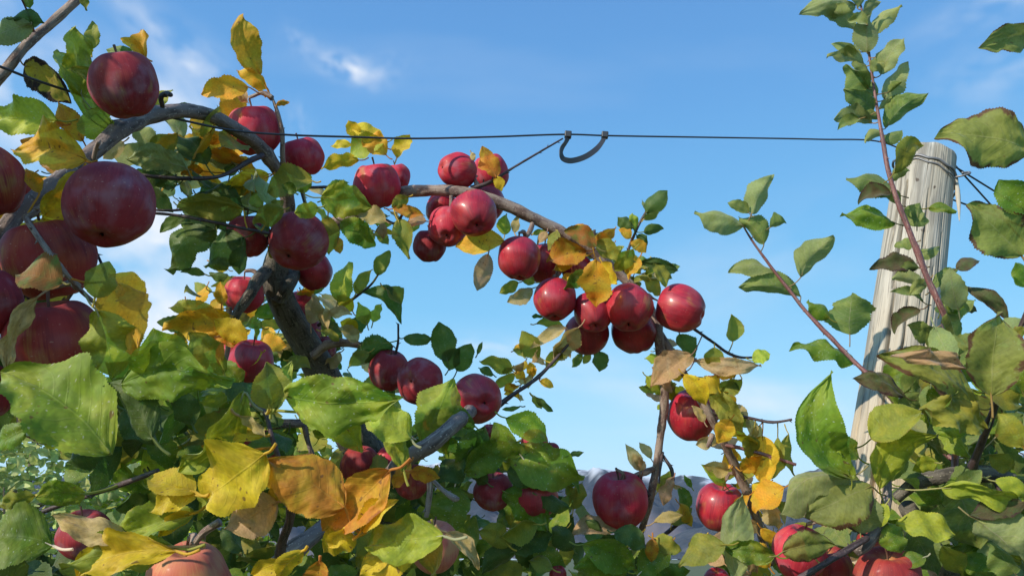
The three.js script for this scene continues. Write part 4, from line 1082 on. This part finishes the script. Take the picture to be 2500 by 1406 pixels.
function appleKind(skin, v) {
  if (protos[skin + v]) return protos[skin + v];
  const root = new THREE.Group(), [g, tall] = bodies[v];
  const add = (name, geo, m) => { const o = new THREE.Mesh(geo, m); o.name = name; o.castShadow = o.receiveShadow = true; root.add(o); };
  add('body', g, skinMat[skin]);
  const t = tall - 0.34;
  add('stem', tubeGeometry([V(0, t - 0.05, 0), V(0.02, t + 0.2, 0.01), V(0.09, t + 0.48, 0.03)], [0.035, 0.03, 0.045], { sides: 7, per: 5 }), stalkMat);
  const sep = [];
  for (let k = 0; k < 5; k++) { const c = new THREE.ConeGeometry(0.036, 0.13, 4); c.scale(1, 1, 0.4); c.translate(0, 0.05, 0); c.rotateX(rr(0.3, 1)); c.rotateY(k * 1.2566 + rr(-0.2, 0.2)); c.scale(1, -1, 1); c.translate(0, -tall + 0.21, 0); sep.push(c); }
  add('calyx', mergeGeometries(sep), sepalMat);
  return (protos[skin + v] = root);
}
let appleNo = 0;
const tree0 = (x) => (x > 1880 ? young : tree);
// middle and radius in the photograph, distance, where its eye shows (in radii from the middle, beyond 1 it faces away), skin
function apple(x, y, r, d, ex, ey, skin, label) {
  const v = appleNo++ % 4, o = appleKind(skin, v).clone(), size = (r * d) / F, p = at(x, y, d);
  o.name = numbered('apple'); o.position.copy(p); o.scale.set(size * rr(0.95, 1.03), size * rr(0.93, 1.05), size * rr(0.95, 1.03));
  const l = Math.hypot(ex, ey), away = FWD.clone().negate(), q = l < 0.97 ? Math.sqrt(1 - l * l) : -0.12 - 0.5 * Math.max(0, l - 1);
  const eye = RIGHT.clone().multiplyScalar(ex).addScaledVector(UPV, -ey).addScaledVector(away, q).normalize();
  o.quaternion.setFromUnitVectors(V(0, -1, 0), eye).multiply(new THREE.Quaternion().setFromAxisAngle(V(0, 1, 0), appleNo * 2.4));
  tag(o, label, 'apple', 'ripe apples hanging in the trees');
  // the spur that carries it, from the nearest wood to the end of its stalk
  const t = tree0(x), tip = V(0.09, bodies[v][1] + 0.12, 0.03).multiplyScalar(size).applyQuaternion(o.quaternion).add(p);
  let best = null, least = Math.min(0.07, size * 1.3); for (const q2 of wood.get(t)) { const e = q2.distanceTo(tip); if (e < least) { least = e; best = q2; } }
  if (best && least > 0.012) mesh('spur', tubeGeometry([best.clone(), best.clone().lerp(tip, 0.5).add(V(rr(-0.006, 0.006), rr(0, 0.008), rr(-0.006, 0.006))), tip], [0.0042, 0.0032, 0.0024], { sides: 7, per: 6, rough: 0.16, joints: true }), BARK.warm, t);
  scene.add(o);
}
apple(302, 206, 83, 0.98, 0.2, 1.05, 'maroon', 'topmost apple on the left, resting above the arching grey limb');
apple(266, 499, 104, 0.82, 0.04, 0.86, 'maroon', 'big dark maroon apple hanging below the arching limb, largest whole one');
apple(-27, 442, 82, 0.84, 0.3, 1.1, 'brick', 'brick red apple cut by the left edge beside the orange leaf');
apple(44, 468, 48, 0.98, 0.2, 1.1, 'brick', 'small bright red apple half behind another, above the left limb');
apple(118, 630, 106, 0.86, 0.2, 1.1, 'brick', 'large red apple crossed by a twig, under the left limb');
apple(132, 838, 118, 0.8, 0.1, 1.1, 'brick', 'very large red apple with a thin pale curled leaf at its left');
apple(-28, 738, 78, 0.78, 0.2, 1.1, 'maroon', 'dark red apple cut by the left edge, below the limb');
apple(-40, 957, 70, 0.8, 0.2, 1.1, 'maroon', 'lowest red apple cut by the left edge above the big green leaf');
apple(621, 317, 66, 1.27, 0.1, 1.1, 'rose', 'red apple crossed by the trellis wire and the descending limb');
apple(738, 383, 53, 1.33, 0.25, 1.05, 'rose', 'round red apple just right of the limb, below the trellis wire');
apple(604, 575, 53, 1.21, 0, 1.1, 'maroon', 'shaded apple crossed by a thin dark twig, left of a larger one');
apple(727, 588, 76, 1.2, -0.16, 0.6, 'maroon', 'big maroon apple hanging directly above the fork of the trunk');
apple(767, 663, 46, 1.42, 0.2, 1.0, 'crimson', 'dark red apple peeking out right behind the one above the fork');
apple(594, 718, 50, 1.33, -0.1, 1.1, 'rose', 'pinkish apple behind the left side branch of the trunk');
apple(735, 748, 40, 1.46, 0, 1.1, 'rose', 'upper of two red apples just right of the trunk');
apple(742, 812, 42, 1.47, 0.1, 1.1, 'maroon', 'lower of two red apples just right of the trunk');
apple(790, 850, 31, 1.5, 0.1, 1.1, 'maroon', 'small dull apple behind the side branch low on the trunk');
apple(613, 882, 54, 1.16, -0.2, 1.1, 'crimson', 'red apple in shade left of the trunk, below amber leaves');
apple(565, 866, 38, 1.38, -0.2, 1.1, 'rose', 'small pink apple half hidden by a vertical twig left of the trunk');
apple(582, 1052, 40, 1.0, -0.1, 1.1, 'maroon', 'purple apple hidden behind the yellow leaf under the lime folded leaf');
apple(644, 1088, 38, 1.2, 0.1, 1.1, 'maroon', 'dark red apple in deep shade beside the thick dark twig');
apple(919, 452, 59, 1.4, 0.1, 1.05, 'rose', 'red apple at the left end of the fruiting limb, larger of two');
apple(969, 432, 34, 1.5, 0.2, 1.05, 'rose', 'small red apple half hidden at the left end of the fruiting limb');
apple(1117, 416, 45, 1.43, -0.86, -0.12, 'rose', 'rosy apple on top of the fruiting limb with its eye to the left');
apple(1199, 420, 46, 1.5, 0.3, 1.05, 'rose', 'rosy apple behind the upright orange leaf on the fruiting limb');
apple(1188, 494, 46, 1.48, 0.2, 1.05, 'crimson', 'apple mostly hidden behind the bright front one on the limb');
apple(1157, 521, 57, 1.35, 0.16, 0.6, 'crimson', 'bright glossy red apple in front of the fruiting limb, middle cluster');
apple(1093, 553, 50, 1.4, 0.03, 0.52, 'rose', 'apple with its eye facing down, lower left of the bright front one');
apple(1078, 510, 42, 1.47, -0.2, 1.05, 'crimson', 'shaded apple tucked under the fruiting limb, upper left of its cluster');
apple(1048, 599, 42, 1.44, 0, 0.97, 'maroon', 'lowest dark apple of the middle cluster against blue sky');
apple(1268, 630, 53, 1.37, 0.02, 0.95, 'crimson', 'glossy crimson apple beside the amber leaf, left under the bowing limb');
apple(1330, 641, 50, 1.46, 0, 1.0, 'crimson', 'dark crimson apple behind the glossy one under the bowing limb');
apple(1408, 655, 38, 1.47, 0, 1.05, 'crimson', 'small apple mostly hidden by orange leaves on the bowing limb');
apple(1355, 730, 52, 1.38, -0.02, 0.9, 'crimson', 'crimson apple hanging lower left of the drooping amber leaf');
apple(1448, 762, 49, 1.39, 0.08, 0.68, 'crimson', 'apple partly covered by the tip of the drooping amber leaf');
apple(1536, 751, 60, 1.38, -0.1, 0.82, 'crimson', 'brightest glossy red apple with a white highlight in the right cluster');
apple(1661, 753, 61, 1.39, 0.88, 0.3, 'crimson', 'rightmost dark crimson apple with a bright lit streak');
apple(1434, 814, 54, 1.46, 0.1, 1.0, 'crimson', 'dark apple at the bottom left of the right cluster behind a tan leaf');
apple(1548, 809, 54, 1.46, 0.25, 1.0, 'crimson', 'shaded dark apple beneath the brightest glossy one');
apple(1690, 1013, 63, 1.46, 0, 1.05, 'crimson', 'red apple hanging between two bare branches below a yellow leaf');
apple(1515, 1220, 67, 1.42, 0.1, 1.05, 'rose', 'single red apple hanging before the mountain left of the bare branch');
apple(1759, 1237, 60, 1.44, -0.1, 1.05, 'crimson', 'red apple before the mountain under a pale curled leaf');
apple(1750, 1424, 36, 1.4, 0, 1.05, 'crimson', 'red apple just showing at the bottom edge right of centre');
apple(1952, 1348, 64, 1.08, -0.2, 1.05, 'rose', 'pink flushed apple behind a yellow edged leaf at the lower right');
apple(2022, 1388, 56, 1.14, 0.1, 1.05, 'brick', 'red apple crossed by a dark twig at the lower right');
apple(2170, 1412, 79, 1.06, 0.1, 1.1, 'brick', 'large red and yellow apple at the bottom edge on the right');
apple(2130, 1334, 38, 1.18, 0, 1.1, 'brick', 'small red apple behind the large one on the right');
apple(948, 903, 48, 1.36, -0.2, 1.05, 'maroon', 'dull red apple at the left of the row above the big green leaf');
apple(1025, 931, 58, 1.28, -0.34, -0.1, 'maroon', 'apple with its star shaped eye facing the viewer beside a lime leaf');
apple(1163, 973, 60, 1.26, 0.4, 0.07, 'crimson', 'dark red apple with its eye showing, at the top of the twig');
apple(1064, 1034, 34, 1.4, 0, 1.05, 'crimson', 'bright red apple peeping out above the grey lower limb');
apple(1196, 1060, 24, 1.4, 0, 1.05, 'maroon', 'tiny brownish apple under the one at the top of the twig');
apple(1305, 1083, 35, 1.2, 0.1, 1.05, 'crimson', 'dark apple behind the green leaf nearest the mountain crest');
apple(1345, 1103, 23, 1.22, 0.1, 1.05, 'maroon', 'small apple sliver above the broad pale green leaf');
apple(1352, 1174, 26, 1.2, 0.1, 1.05, 'crimson', 'small red apple under the broad pale green leaf');
apple(1204, 1199, 46, 1.16, 0, 1.05, 'maroon', 'dark shaded apple in the leaves left of a brighter one');
apple(1312, 1214, 51, 1.14, 0.1, 1.05, 'crimson', 'red apple above the dark green hanging leaf, low in the middle');
apple(1060, 1334, 64, 0.96, 0, 1.05, 'peach', 'orange red apple half hidden by a mottled hanging leaf at the bottom');
apple(878, 1136, 46, 1.3, 0, 1.05, 'brick', 'shaded brownish apple above the bright orange leaf');
apple(950, 1120, 31, 1.34, 0, 1.05, 'rose', 'small pinkish apple left of the grey lower limb');
apple(1005, 1176, 42, 1.15, 0, 1.05, 'brick', 'red apple behind the orange leaves at the end of the grey limb');
apple(1362, 1402, 22, 1.3, 0, 1.05, 'crimson', 'small red apple at the bottom edge in the middle');
apple(459, 1433, 101, 0.76, 0, 1.1, 'peach', 'peach coloured apple at the bottom edge with its stalk on top');
apple(203, 1305, 61, 0.92, 0, 1.05, 'maroon', 'dark apple in shade behind the tan leaf at the lower left');
scene.updateMatrixWorld(true);
renderer.render(scene, camera);
